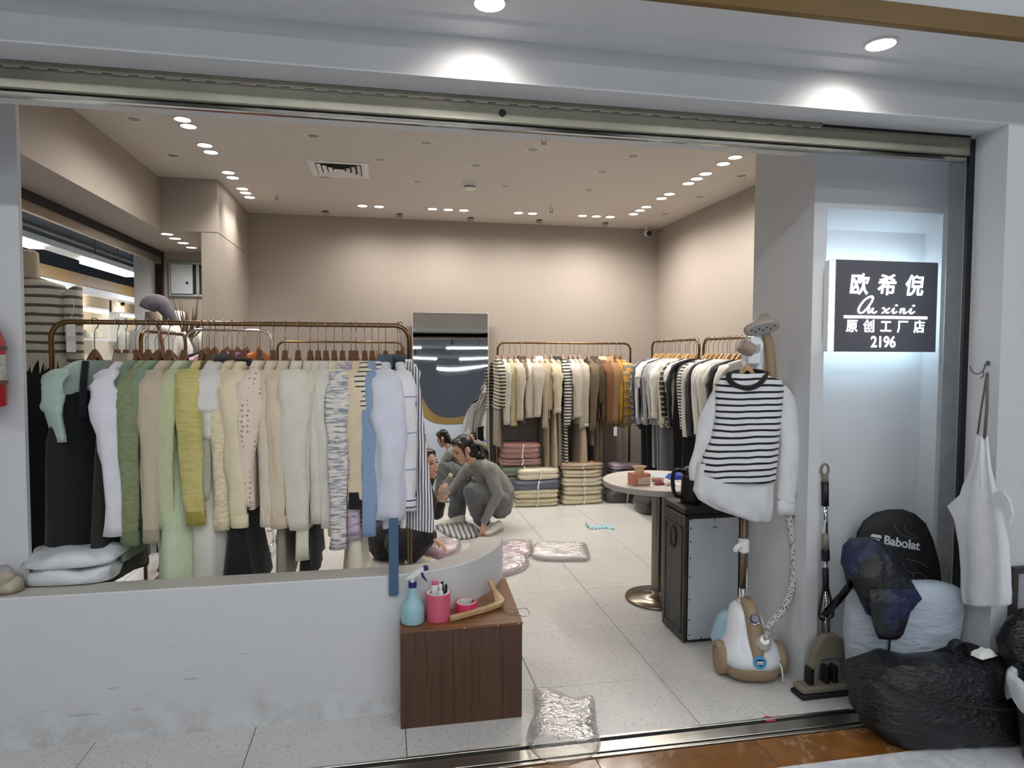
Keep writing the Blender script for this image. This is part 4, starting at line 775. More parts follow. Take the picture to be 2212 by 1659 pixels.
for x, z in ((.02, .665), (.02, .62), (.02, .55), (.02, .46), (.02, .36), (.02, .24), (.02, .13), (.02, .05), (DW-.034, .66), (DW-.034, .54), (.155, .66), (.15, .62), (.163, .62), (.09, .03)): q.lathe([(.0045, 0), (.0035, .002)], 8, Matrix.Translation((x, -.0018, z)) @ Matrix.Rotation(PI/2, 4, 'X'))
q.build('screws', M_dark, t)
MB().rbox((-.012, -.004, DH), (DW, DD, DH+.035), .006).build('worktop', M_black, t); MB().prism([(.17, .0), (.325, .0), (.325, .27), (.17, .27)], DH+.035, DH+.30).build('upper_column', solid('glossy_black_plastic', '0c0c0e', .15), t)
MB().rbox((.265, -.004, DH+.008), (.285, -.002, DH+.022), .001).build('red_light_switch', solid('red_switch', '8f2020', .3), t)
k = thing('kettle', 'black kettle with a looped handle standing on the tea bar machine', 'kettle', (at(1497, 1080, 3.34).x, 3.37, .7265)); MB().lathe([(.05, 0), (.056, .004), (.055, .02), (.05, .14), (.045, .175), (.03, .188), (.008, .192), (.008, .2)], 22).build('kettle_body', M_black, k, 30)
MB().tube(bez([(-.046, 0, .165), (-.085, 0, .172), (-.105, 0, .15), (-.104, 0, .08), (-.088, 0, .035), (-.05, 0, .025)], 4), .0115, 8).build('kettle_handle', M_black, k, 'all')
MB().lathe([(.054, .150), (.0535, .156)], 22, M=Matrix.Scale(.93, 4)).build('steel_band', M_chrome, k)
# ------------------------------------------------------------------ round table
TX, TY, TZ = 1.675, 3.85, .752
t = thing('round_table', 'round table with pale speckled top on one brushed steel post', 'table', (TX, TY, 0))
M_ttop = solid('pale_table_top', 'd9d2c8', .4, var=.03); M_tedge = solid('greige_table_edge', 'b3aca6', .45, var=.04)
q = MB(); q.lathe([(.32, TZ-.036), (.345, TZ-.034), (.348, TZ-.003), (.345, TZ-.0005)], 56); q.cur = 1; q.lathe([(.345, TZ-.0005), (.0005, TZ)], 56, cap='b'); q.build('tabletop', [M_tedge, M_ttop], t, 30)
M_post = metal('brushed_post', '8f857a', .28, .1, 4, (8, 8, .3)); MB().lathe([(.042, .02), (.042, TZ-.036)], 28).build('post', M_post, t, 30); MB().lathe([(.2, 0), (.203, .008), (.198, .018), (.12, .026), (.045, .04), (.043, .06)], 44).build('base_disc', M_post, t, 'all')
def TP(px, py, z=TZ): p = onz(px, py, z); return (p.x, p.y, z)
M_or = solid('orange_pink_card', 'd58a72', .5, var=.2, scale=30)
p = TP(1388, 1049); t = thing('tissue_box', 'small orange tissue box with a pale front on the round table', 'tissue box', p, .1); MB().rbox((-.055, 0, 0), (.055, .09, .07), .004).build('box_body', M_or, t); MB().box((-.03, -.0015, .006), (.052, -.0002, .05)).build('label_panel', solid('pale_print', 'd9c3b4', .6, var=.15, scale=60), t)
q = MB(); q.loft([[(.028*a*math.cos(k_*PI/4)*(1+.4*(k_ % 2)), .045+.02*a*math.sin(k_*PI/4), z) for k_ in range(8)] for z, a in ((.069, 1), (.09, .8), (.11, 1.5))], False); q.build('tissue', solid('cream_tissue', 'e6cfa8', .9), t, 'all')
p = TP(1420, 1040); t = thing('lip_balm', 'pink cylinder tube lying on the round table beside the tissue box', 'tube', (p[0], p[1], TZ)); MB().lathe([(.012, -.035), (.013, -.033), (.013, .033), (.01, .036)], 14, Matrix.Translation((0, 0, .013)) @ Matrix.Rotation(PI/2, 4, 'Y') ).build('tube_body', solid('salmon_tube', 'cf9a86', .4), t, 30); MB().lathe([(.0135, .02), (.0135, .037)], 14, Matrix.Translation((0, 0, .0135)) @ Matrix.Rotation(PI/2, 4, 'Y')).build('tube_cap', solid('cream_cap', 'e3d3bd', .4), t, 30)
def crumple(name, label, cat, loc, sx, sy, h, mat, seed=0, rz=0, n=10, flat=.3, group=None, sub=None):
    q = MB(); vs = []
    for i in range(n+1):
        for j in range(n+1):
            u, v = i/n*2-1, j/n*2-1; e = max(0, 1-max(abs(u), abs(v))**4); z = h*(flat+(1-flat)*e*(.5+.9*abs(fold_noise((u*1.6, v*1.6, seed), 1.3, seed))))*(.25+.75*e)
            w_ = 1+.12*fold_noise((u*2, v*2, 9), 1, seed+3); vs.append((u*sx*w_, v*sy*w_, z))
    q.add(vs, [(i*(n+1)+j, (i+1)*(n+1)+j, (i+1)*(n+1)+j+1, i*(n+1)+j+1) for i in range(n) for j in range(n)])
    q.add([(x, y, .0012) for x, y, z in vs], [(i*(n+1)+j, i*(n+1)+j+1, (i+1)*(n+1)+j+1, (i+1)*(n+1)+j) for i in range(n) for j in range(n)])
    o = q.build(name, mat, None, 'all'); o.location = loc; o.rotation_euler = (0, 0, rz); return tag(o, label, cat, group)
def papersheet(name, label, loc, w_, h_, mat, rz):
    q = MB(); q.loft([[(-w_+2*w_*i/8, y, .002+.006*math.sin(i*.8)*(y > 0)) for i in range(9)] for y in (-h_, -h_*.3, h_*.3, h_)], False, False); q.loft([[(-w_+2*w_*i/8, y, .0005) for i in range(9)] for y in (h_, -h_)], False, False); o = q.build(name, mat, None, 'all'); o.location = loc; o.rotation_euler = (0, 0, rz); return tag(o, label, 'paper')
papersheet('paper_pad', 'pale blue sheet of paper on the far side of the round table', TP(1437, 1027), .085, .06, solid('pale_blue_paper', 'c3d3de', .6), .1)
crumple('cloth', 'crumpled royal blue cloth on the round table near the kettle', 'cloth', TP(1463, 1033), .065, .05, .04, F('2f49b4'), 4)
crumple('scrap', 'dark red crumpled wrapper on the round table', 'wrapper', TP(1425, 1047), .035, .02, .022, F('8e3d40'), 2)
crumple('scrap', 'white crumpled wrapper with red specks near the blue cloth on the round table', 'wrapper', TP(1447, 1048), .035, .022, .022, F('d8c9c4', 'dots', h2='a03030', per=.02), 8)
papersheet('receipt', 'white receipt slip at the near right of the round table', TP(1462, 1047), .04, .03, M_paper, .3)
# ------------------------------------------------------------------ lit sign on the right pier
pl, pr = at(1806, 562, 2.655), at(2020, 566, 2.655); pb = at(1800, 761, 2.655)
SX0, SX1, SZ0, SZ1 = at(1790, 650, 2.64).x, pr.x, pb.z, pl.z
sg = thing('sign_board', 'square backlit shop sign with glowing lettering on the right pier recess', 'sign', ((SX0+SX1)/2, 2.69, SZ0)); hw, hh = (SX1-SX0)/2, SZ1-SZ0
M_face = NT('mirror_sign_face'); M_face.set(hexc('77767f'), .3, .35); M_face = M_face.m
MB().rbox((-hw+.006, -.048, .004), (hw, -.004, hh), .003).build('box_body', M_matte_white, sg)
M_glow = emit('sign_glow', (.92, .97, 1), 3.0); M_side = emit('sign_side_glow', (.93, .98, 1), 3.5); M_halo = emit('sign_halo_led', (.62, .84, 1), 32.0)
MB().box((-hw+.032, -.052, .003), (hw+.001, -.048, hh+.001)).build('sign_face', M_face, sg)
MB().box((-hw+.002, -.051, .006), (-hw+.028, -.0482, hh-.004)).build('edge_light', M_side, sg)
q = MB()
for a_, b_ in (((-hw+.02, .002, .012), (hw-.015, .008, .02)), ((-hw+.02, .002, hh-.02), (hw-.015, .008, hh-.012)), ((hw-.02, .002, .02), (hw-.012, .008, hh-.02))): q.box(a_, b_)
q.build('halo_led', M_halo, sg); MB().box((-hw+.05, -.004, .03), (hw-.05, .10, hh-.03)).build('standoff', M_dark, sg)
def textmesh(name, s_, size, cx_, z, parent, off=0, shear=0, mat=None, sp=1.0, y=-.0525, ext=.0006, sxx=1.0, par_z=0):
    c = bpy.data.curves.new(name, 'FONT'); c.body = s_; c.size = size; c.align_x = 'CENTER'; c.bevel_depth = off; c.bevel_resolution = 0; c.shear = shear; c.extrude = ext; c.space_character = sp
    o = bpy.data.objects.new(name, c); COL.objects.link(o); bpy.context.view_layer.update(); dg = bpy.context.evaluated_depsgraph_get(); me = bpy.data.meshes.new_from_object(o.evaluated_get(dg)); bpy.data.objects.remove(o)
    r = bpy.data.objects.new(name, me); COL.objects.link(r); me.materials.clear(); me.materials.append(mat or M_glow); r.parent = parent; r.location = (cx_, y, z); r.rotation_euler = (PI/2, 0, 0); r.scale = (sxx, 1, 1); return r
fx0 = -hw+.032; fwid = 2*hw-.032; fcx = fx0+fwid/2-.005
def fz(v): return hh*(1-v)
for i, ch in enumerate('欧希倪'): textmesh('lettering', ch, .098, fx0+fwid*(.22+.272*i), fz(.345), sg, .0022, .10)
q = MB()
def stroke(pts, r=.0038): q.tube([(fx0+fwid*x, -.054, fz(y)) for x, y in [tuple(v)[:2] for v in bez([(a_, b_, 0) for a_, b_ in pts], 5)]], r, 6)
stroke([(.36, .41), (.33, .39), (.27, .44), (.225, .52), (.23, .565), (.27, .56), (.33, .48), (.36, .41), (.345, .385), (.30, .41)])
stroke([(.33, .51), (.315, .555), (.33, .567), (.365, .515), (.355, .555), (.375, .567), (.40, .55)], .0034)
stroke([(.455, .517), (.472, .512), (.497, .562), (.522, .558)], .0032); stroke([(.525, .512), (.49, .54), (.452, .568)], .0032); stroke([(.545, .55), (.57, .513), (.558, .555), (.572, .567), (.598, .548)], .0032)
stroke([(.640, .513), (.630, .567)], .0032); stroke([(.633, .548), (.658, .514), (.674, .522), (.664, .558), (.678, .567), (.698, .55)], .0032); stroke([(.715, .55), (.742, .513), (.730, .555), (.745, .567), (.775, .545)], .0032)
stroke([(.588, .475), (.592, .48), (.596, .475)], .005); stroke([(.760, .475), (.764, .48), (.768, .475)], .005); q.build('script_lettering', M_glow, sg, 'all')
MB().box((fx0+fwid*.085, -.0545, fz(.628)), (fx0+fwid*.905, -.052, fz(.598))).build('underline', M_glow, sg)
for i, ch in enumerate('原创工厂店'): textmesh('lettering', ch, .060, fx0+fwid*(.165+.166*i), fz(.765), sg, .0013)
textmesh('lettering', '2196', .070, fx0+fwid*.475, fz(.94), sg, .0014, 0, None, 1.0, sxx=.92)
# ------------------------------------------------------------------ mop against the pier
mz = at(1783, 1010, 2.66); mt = thing('mop', 'taupe sponge mop with telescopic handle leaning on the pier', 'mop', (1.972, 2.62, 0)); M_taupe = solid('taupe_mop_plastic', '7d7666', .45)
lean = lambda z: Vector((-.004+.0*z, .012+.048*z, z))
q = MB(); q.rbox((-.165, -.045, .0), (.155, .045, .022), .006); q.build('sponge', M_dark, mt); MB().rbox((-.16, -.042, .022), (.15, .042, .055), .01).build('mop_head', M_taupe, mt)
q = MB()
for sx_ in (-1, 1): q.loft([[(sx_*x-.0, y, z) for x, y in ((a_, -.02), (b_, -.02), (b_, .02), (a_, .02))] for z, a_, b_ in ((.055, .078, .11), (.13, .07, .10), (.20, .045, .085), (.25, .012, .055), (.27, .0, .03))], True)
q.prism([(-.055, .17), (.055, .17), (.03, .26), (-.03, .26)], -.018, .018, Matrix.Rotation(PI/2, 4, 'X')); q.build('yoke', M_taupe, mt)
for x in (-.10, -.02, .02, .1): MB().rbox((x-.012, -.022, .03), (x+.012, .022, .13), .004).build('roller_arm', M_black, mt)
MB().tube([lean(.22), lean(.52)], .011, 12).tube([lean(.52), lean(.66)], .010, 12).tube([lean(.66), lean(.90)], .0125, 12).build('handle_tube', M_chrome, mt, 'all'); MB().tube([lean(.46), lean(.56)], .0145, 12).build('sliding_sleeve', M_black, mt, 'all'); MB().tube([lean(.595), lean(.605), lean(.645), lean(.65)], [.016, .019, .018, .016], 14).build('lock_collar', M_black, mt, 'all'); MB().tube([lean(.65), lean(.715)], .016, 12).build('taupe_collar', M_taupe, mt, 'all')
MB().tube([lean(.845), lean(.955)], .0165, 14).build('grip', M_black, mt, 'all'); q = MB(); q.tube([lean(.955), lean(.985)], .015, 12)
q.tube([lean(.985)+Vector((.018*math.sin(a_), 0, .024-.026*math.cos(a_))) for a_ in [2*PI*i/16 for i in range(17)]], .0055, 8); q.build('hanging_loop', M_taupe, mt, 'all')
q = MB(); q.tube(bez([lean(.48)+Vector((-.012, 0, 0)), lean(.44)+Vector((-.025, -.01, 0)), lean(.36)+Vector((-.042, -.012, 0)), lean(.335)+Vector((-.03, -.012, 0)), lean(.33)], 4), .006, 8); q.tube(bez([lean(.47)+Vector((.012, 0, 0)), lean(.38)+Vector((.028, -.01, 0)), lean(.345)+Vector((.026, -.01, 0)), lean(.33)], 4), .006, 8); q.tube([lean(.34)+Vector((-.016, 0, 0)), lean(.2)+Vector((-.016, 0, 0))], .004, 6).tube([lean(.34)+Vector((.016, 0, 0)), lean(.2)+Vector((.016, 0, 0))], .004, 6); q.build('wringer_lever', M_black, mt, 'all')
# ------------------------------------------------------------------ bags in the right corner
def sack(name, label, cat, loc, rows, mat, amp=.02, seed=0, n=40, freq=6, e=.8, rz=0, cap=True):
    rs = []
    for z, xc, yc, a_, b_ in rows:
        rg = []
        for k_ in range(n):
            t_ = 2*PI*k_/n; x, y = a_*sup(math.cos(t_), e), b_*sup(math.sin(t_), e)
            f = fold_noise((x*freq, y*freq, z*freq*1.8), 1, seed)+.5*fold_noise((x*freq*2.3, y*freq*2.3, z*freq*4), 1, seed+1); f = f if z > .01 else 0
            rg.append((xc+x*(1+amp*f/max(a_, .05)), yc+y*(1+amp*f/max(a_, .05)), z+(amp*.8*fold_noise((x*freq, y*freq, 5), 1, seed+2) if z > .02 else 0)))
        rs.append(rg)
    o = MB().loft(rs, cap).build(name, mat, None, 'all'); o.location = loc; o.rotation_euler = (0, 0, rz); return tag(o, label, cat)
def crinkle(name, h, rough=.35, s=14, st=.8, var=.2):
    t_ = NT(name); c = hexc(h); co = t_.coord(); f = t_.noise(t_.coord('Object', (1, 1, 2.2)), s, 5, .6); r_ = t_.math('ABSOLUTE', t_.math('SUBTRACT', f, .5)); t_.bump(r_, st, .03)
    return t_.set(t_.ramp(f, [(.3, tuple(x*(1-var) for x in c[:3])), (.7, c)]), rough)
M_bagblk = crinkle('black_nylon', '1a1b1f', .36, 7, 1.3, .3); M_trash = crinkle('black_bin_liner', '0e0e10', .22, 8, 1.2); M_bagwh = crinkle('pale_blue_woven_plastic', 'b4c0cc', .45, 7, .8, .08); M_jack = NT('dark_nylon_jacket'); _f = M_jack.noise(M_jack.coord(), 7, 3); M_jack.bump(M_jack.noise(M_jack.coord(), 11, 4), 1.0, .03); M_jack = M_jack.set(M_jack.ramp(_f, [(.48, hexc('141519')), (.54, hexc('1c2346'))]), .45)
big = sack('duffel_bag', 'large soft black zipped duffel bag on the floor at the right corner', 'bag', (2.225, 2.25, 0), [(0, 0, 0, .25, .10), (.015, 0, 0, .29, .13), (.09, -.01, 0, .325, .145), (.17, -.02, .005, .33, .145), (.25, -.025, .01, .31, .135), (.30, -.02, .015, .265, .11), (.325, -.01, .02, .16, .06)], M_bagblk, .055, 3, 64, 7, .66, -.16)
MB().tube(bez([(-.325, -.05, .26), (-.23, -.142, .235), (-.05, -.155, .20), (.15, -.150, .175), (.29, -.09, .165)], 6), .006, 6).build('zip', M_dark, big, 'all'); q = MB(); q.loft([[(x+.035*math.cos(a_), y, .30+.045+.045*math.sin(a_)) for x, y in ((.03, -.04), (.03, .0), (.036, .0), (.036, -.04))] for a_ in [-.4+i*.45 for i in range(9)]], True); q.build('carry_strap', M_dark, big, 'all')
o = crumple('tissue_paper', 'crumpled white tissue lying on top of the black duffel bag', 'tissue', (2.345, 2.20, .335), .05, .03, .03, solid('white_tissue', 'e9e8e5', .9), 5, .2)
wb = sack('woven_bag', 'pale blue plastic sack stuffed full behind the black duffel bag', 'bag', (2.19, 2.445, 0), [(0, 0, 0, .17, .06), (.02, 0, 0, .20, .085), (.18, .0, 0, .215, .095), (.34, .0, -.002, .225, .098), (.46, .01, 0, .24, .092), (.52, .03, 0, .215, .08), (.55, .06, 0, .16, .055), (.56, .07, 0, .08, .03)], M_bagwh, .022, 7, 44, 6, .72, -.30)
MB().tube(bez([(-.09, -.098, .50), (-.095, -.108, .42), (-.10, -.108, .30), (-.10, -.105, .20)], 4), .004, 6).build('black_seam', M_dark, wb, 'all')
jk = sack('jacket', 'dark navy and black nylon jacket draped over the pale blue sack', 'jacket', (2.03, 2.44, .45), [(0.0, .03, -.052, .075, .035), (.05, .03, -.05, .10, .07), (.10, .02, -.03, .13, .09), (.17, .0, -.005, .125, .09), (.24, -.005, .01, .10, .075), (.28, .0, .02, .07, .05), (.30, .01, .03, .03, .025)], M_jack, .05, 11, 40, 9, .8, -.25)
MB().loft([[(x0_+a_, -.06, z_+b_) for a_, b_ in ((-.03, .0), (.0, -.012), (.02, .02), (-.01, .03))] for x0_, z_ in ((-.11, .12), (-.15, .06), (-.205, -.005))], True).build('strap_end', M_dark, jk, 'all')
MB().loft([[(.02+.09*sup(math.cos(2*PI*k_/20), .8)*s_, -.115+.012*math.sin(2*PI*k_/20)*(1 if s_ > .5 else .6), z_+.012*fold_noise((k_*.7, z_*20, 1), 1, 4)) for k_ in range(20)] for z_, s_ in ((.13, 1.0), (.06, .95), (0, .8), (-.05, .62), (-.075, .45))], True).build('hanging_sleeve', M_jack, jk, 'all')
bp = thing('racket_bag', 'black oval racket backpack with white lettering leaning behind the sacks', 'bag', (2.395, 2.56, .0), -.30); bp.scale = (.92, 1, 1)
Mb = Matrix.Translation((0, .012, 0)) @ Matrix.Rotation(-.10, 4, 'X') @ Matrix.Rotation(-.16, 4, 'Y')
q = MB(); q.loft([[(.0+a_*sup(math.cos(2*PI*k_/36), .9), .034*math.sin(2*PI*k_/36)*min(1, a_*9), z) for k_ in range(36)] for z, a_ in ((.02, .10), (.03, .13), (.2, .165), (.4, .19), (.55, .20), (.66, .19), (.74, .168), (.79, .125), (.818, .07), (.825, .01))], True, M=Mb); q.build('bag_body', solid('black_polyester', '131315', .6, bump=.3, bscale=300), bp, 'all')
M_lt = solid('white_print', 'cfd2d6', .5)
o = textmesh('lettering', 'Babolat', .066, -.005, 0, bp, .0022, 0, M_lt, 1.0, 0, .0008); o.matrix_local = Mb @ Matrix.Translation((.018, -.0335, .655)) @ Matrix.Rotation(.30, 4, 'Y') @ Matrix.Rotation(PI/2, 4, 'X') @ Matrix.Scale(.86, 4)
q = MB(); LM = Mb @ Matrix.Translation((-.122, -.0345, .702)) @ Matrix.Rotation(.30, 4, 'Y')
for z in (.0, .019): q.add([(-.012+z*.35, 0, z), (.044+z*.35, 0, z), (.040+z*.35, 0, z+.014), (-.002+z*.35, 0, z+.014), (-.012+z*.35, .001, z), (.044+z*.35, .001, z), (.040+z*.35, .001, z+.014), (-.002+z*.35, .001, z+.014)], [(0, 1, 2, 3), (7, 6, 5, 4), (0, 4, 5, 1), (1, 5, 6, 2), (2, 6, 7, 3), (3, 7, 4, 0)], LM)
q.build('logo_stripes', M_lt, bp); M_gprint = solid('grey_print', '6d6d70', .5)
for pts in ([(-.0, .77), (.02, .72), (.07, .69), (.11, .685)], [(.05, .75), (.06, .715), (.10, .69)], [(.03, .60), (.09, .575), (.13, .545)], [(.01, .59), (.02, .55), (.05, .53)], [(.05, .53), (.08, .53), (.11, .50), (.10, .44), (.06, .47), (.05, .53)]): MB().tube([Mb @ Vector((x, -.0345+.010*(abs(x)/.19)**2, z)) for x, z, _ in [tuple(v) for v in bez([(a_, b_, 0) for a_, b_ in pts], 4)]], .0016, 5).build('printed_line', M_gprint, bp, 'all')
# ------------------------------------------------------------------ apron on its hook
hk = onx(2137, 782, 2.42); t = thing('wall_hook', 'small metal double hook on the white jamb above the apron', 'hook', (2.424, 2.30, 1.50)); q = MB(); q.tube(bez([(0, 0, .0), (-.012, 0, -.005), (-.016, .006, -.03), (-.03, .018, -.045), (-.045, .03, -.035), (-.05, .034, -.012)], 4), .003, 6); q.tube(bez([(-.016, .006, -.03), (-.02, .0, -.05), (-.035, -.002, -.06)], 4), .003, 6); q.lathe([(.01, 0), (.009, .004)], 12, Matrix.Rotation(-PI/2, 4, 'Y')); q.build('hook_wire', M_pipe, t, 'all')
ap = thing('apron', 'white cotton apron hanging by a grey strap from the hook on the jamb', 'apron', (2.385, 2.31, 1.0)); M_ap = F('dfe0e4', rough=.8)
def apl(px, py, Y_=2.30): return onx(px, py, 2.365+(Y_-2.30)*.6)-Vector(ap.location)
rows = [(942, 2112, 2133), (975, 2108, 2136), (1010, 2100, 2140), (1050, 2080, 2150), (1090, 2068, 2162), (1130, 2064, 2170), (1180, 2074, 2180), (1230, 2078, 2183), (1280, 2078, 2186), (1303, 2082, 2186), (1308, 2100, 2180)]
rs = []
for i, (py, xl, xr) in enumerate(rows):
    a_, c_ = apl(xl, py), apl(xr, py); mid = (a_+c_)/2; hw_ = (c_-a_).length/2; d_ = Vector((.92, -.38, 0)); th = min(.045, .015+.005*i); w2 = hw_
    dd = (c_-a_).normalized(); rs.append([mid+dd*w2*sup(math.cos(2*PI*k_/32), .85)+Vector((1, .1, 0))*(.75*th*math.sin(2*PI*k_/32)+.008*math.sin(6*2*PI*k_/32+i*.35))*(.6+.4*abs(math.sin(2*PI*k_/32))) for k_ in range(32)])
MB().loft(rs, True).build('apron_skirt', M_ap, ap, 'all')
def flap(name, pts, th=.012, Y_=2.262):
    P = [apl(x, y, Y_) for x, y in pts]; q = MB(); n_ = len(P); q.add(list(P)+[p+Vector((th, 0, 0)) for p in P], [tuple(range(n_)), tuple(range(2*n_-1, n_-1, -1))]+[(i, n_+i, n_+(i+1) % n_, (i+1) % n_) for i in range(n_)]); return q.build(name, M_ap, ap)
flap('folded_flap', [(2118, 1012), (2100, 1040), (2074, 1068), (2046, 1093), (2062, 1125), (2076, 1160), (2086, 1170), (2098, 1165), (2104, 1140), (2104, 1090), (2120, 1050)])
flap('folded_flap', [(2150, 1062), (2136, 1082), (2142, 1088), (2160, 1092), (2180, 1132), (2186, 1110), (2180, 1082), (2165, 1060)], .01, 2.268)
q = MB(); q.tube([apl(2131, 812, 2.29), apl(2120, 880, 2.29), apl(2112, 938, 2.29)], .004, 6).tube([apl(2133, 812, 2.29), apl(2132, 880, 2.285), apl(2127, 945, 2.285)], .006, 6); q.tube(bez([apl(2131, 814, 2.29), apl(2133, 806, 2.29), apl(2134, 814, 2.29)], 4), .005, 6); q.build('neck_strap', solid('grey_brown_strap', '6f655f', .8), ap, 'all')
# ------------------------------------------------------------------ bin, bin bags, framed board at the right edge
tb = thing('waste_bin', 'brown plastic waste bin with a white liner at the lower right corner', 'bin', (2.48, 1.97, 0)); M_bin = solid('dark_brown_plastic', '4b4142', .4)
MB().lathe([(.125, 0), (.13, .01), (.165, .30), (.172, .302), (.172, .315), (.160, .315), (.152, .29), (.12, .02), (.001, .02)], 32, cap=False).build('bin_body', M_bin, tb, 30)
q = MB(); q.loft([[(r*(1+.04*math.sin(k_*2.1+z*50))*math.cos(2*PI*k_/36), r*(1+.04*math.sin(k_*2.1+z*50))*math.sin(2*PI*k_/36), z+.02*math.sin(k_*1.3)*(z < .29)) for k_ in range(36)] for r, z in ((.148, .25), (.157, .318), (.176, .325), (.186, .30), (.184, .25), (.18, .225))], False); q.build('liner', solid('white_bin_liner', 'dfe3e8', .35), tb, 'all')
q = MB(); q.loft([[(1.012*(.125+.04*(z-.02)/.28+.004)*math.cos(a_), 1.012*(.125+.04*(z-.02)/.28+.004)*math.sin(a_), z) for a_ in [PI*1.02+.07*i for i in range(9)]] for z in (.09, .21)], False, False); lb = q.build('label_sticker', solid('lavender_label', 'b9b2c0', .4, var=.15, scale=40), tb, 'all')
q = MB(); q.loft([[(1.02*(.125+.04*(z-.02)/.28+.004)*math.cos(a_), 1.02*(.125+.04*(z-.02)/.28+.004)*math.sin(a_), z) for a_ in [PI*1.04+.07*i for i in range(7)]] for z in (.16, .20)], False, False); q.build('label_picture', solid('blue_label_print', '6f93b8', .4, var=.2, scale=50), lb, 'all')
sack('bin_bag', 'tied black bin bag between the duffel bag and the jamb', 'bag', (2.575, 2.12, 0), [(0, 0, 0, .10, .07), (.02, 0, 0, .15, .09), (.15, 0, 0, .17, .10), (.3, -.02, .01, .17, .095), (.40, -.05, .02, .15, .08), (.47, -.07, .03, .11, .055), (.51, -.08, .03, .04, .03)], M_trash, .03, 21, 36, 6)

t = thing('framed_board', 'dark framed grey board leaning against the column at the right edge', 'board', (2.68, 2.236, .16)); MB().box((-.15, -.006, .02), (.15, .006, .49)).build('board_panel', solid('grey_blue_board', 'a2a5ae', .5), t); q = MB()
for a_, b_ in (((-.175, -.011, 0), (-.15, .011, .51)), ((.15, -.011, 0), (.175, .011, .51)), ((-.15, -.011, .485), (.15, .011, .51)), ((-.15, -.011, 0), (.15, .011, .02))): q.box(a_, b_)
q.build('board_frame', solid('dark_brown_frame', '3d3734', .5), t)
# ------------------------------------------------------------------ wrapped stock: stacks on the floor at the back
M_wrap = clear('clear_wrap', (1, 1, 1), .05, .14); M_strap = solid('white_strap', 'e4e2da', .5)
def bundle(label, x0, x1, y0, y1, z0, z1, mat, group, layers=3, rz=0, strap=True, wrap=True, seed=0, name='folded_clothes'):
    w_, d_, h_ = (x1-x0)/2, (y1-y0)/2, z1-z0; t = thing(name, label, 'folded clothes', ((x0+x1)/2, (y0+y1)/2, z0), rz, group); rs = []; n = 44
    def row(z, ins, amp, up=0):
        return [((w_-ins)*sup(math.cos(2*PI*k/n), .42)*(1+amp*fold_noise((math.cos(2*PI*k/n)*2, math.sin(2*PI*k/n)*2, z*30), 1, seed)), (d_-ins)*sup(math.sin(2*PI*k/n), .42)*(1+amp*fold_noise((math.cos(2*PI*k/n)*2, math.sin(2*PI*k/n)*2, z*30), 1, seed+5)), max(.001, z+up*fold_noise((math.cos(2*PI*k/n)*1.5, math.sin(2*PI*k/n)*1.5, 3), 1, seed+9))) for k in range(n)]
    lh = h_*.95/layers
    for i in range(layers):
        for s_, ins in ((.03, .022), (.2, .006), (.5, .0), (.8, .006), (.97, .022)): rs.append(row((i+s_)*lh*.985, ins+.004, .085, .018 if 0 < i or s_ > .5 else .0))
    rs.append(row(h_*.95, .08, .05, .002)); MB().loft(rs, True).build('cloth_layers', mat, t, 'all')
    if wrap: MB().loft([row(.002, .0, .06), row(h_*.25, -.012, .07, .01), row(h_*.72, -.012, .08, .006), row(h_*.93, .004, .08, .006), row(h_*.97, .10, .06, .004)], True).build('plastic_wrap', M_wrap, t, 'all')
    if strap: MB().loft([[(-.006+.02*s_, -d_-.012, z), (.008+.02*s_, -d_-.012, z), (.008+.02*s_, -d_-.009, z), (-.006+.02*s_, -d_-.009, z)] for z, s_ in ((.006, -.3), (h_*.5, 0), (h_*.97, .4))], True).build('packing_strap', M_strap, t)
    return t
GP = 'wrapped clothes on the floor at the back'
ya, yb = 6.50, 6.66
for i, (z0, z1, h, la) in enumerate([(0, .10, '8f8674', 'greige wrapped bundle, lowest in the stack beside the mirror'), (.10, .20, 'a39a84', 'beige wrapped bundle second in the stack beside the mirror'), (.20, .30, '5d6a44', 'dark olive wrapped bundle in the stack beside the mirror'), (.30, .405, '66724a', 'olive green wrapped bundle just under the pink ones'), (.405, .475, 'a06a5c', 'dusty terracotta wrapped bundle, lower of the pink ones'), (.475, .635, 'b0766a', 'thick rose terracotta wrapped bundle on top of the stack beside the mirror')]):
    bundle(la, 1.15+.01*(i % 2), 1.585-.012*(i % 3), ya, yb+.14, z0, z1, F(h), GP, 3 if i == 5 else 2, seed=i)
for i, (z0, z1, h, la) in enumerate([(0, .085, 'd9cca6', 'straw cream wrapped bundle at the bottom of the stack behind the grey cardigan woman'), (.085, .175, 'e2d7b4', 'butter cream wrapped bundle under the navy one'), (.175, .27, '3f4a70', 'navy blue wrapped bundle between cream ones'), (.27, .385, 'e6dcc0', 'pale cream wrapped bundle on top of the navy one')]):
    bundle(la, 1.27+(.04 if i == 3 else 0), 1.735, 6.42, 6.64, z0, z1, F(h), GP, 2, seed=20+i, rz=.03*(i-1))
for i, (z0, z1, h, la) in enumerate([(0, .10, 'e6dab6', 'cream wrapped bundle at the bottom of the tallest cream stack'), (.10, .19, 'e3d8b8', 'cream wrapped bundle second from the bottom of the tallest cream stack'), (.19, .28, 'e6dcc0', 'cream wrapped bundle third from the bottom of the tallest cream stack'), (.28, .36, 'e2d4b0', 'cream wrapped bundle fourth up in the tallest cream stack'), (.36, .42, 'bda582', 'tan edged wrapped bundle topping the tallest cream stack')]):
    bundle(la, 1.765+.01*(i % 2), 2.205, 6.44, 6.66, z0, z1, F(h), GP, 2, seed=30+i, rz=-.03*(i-2))
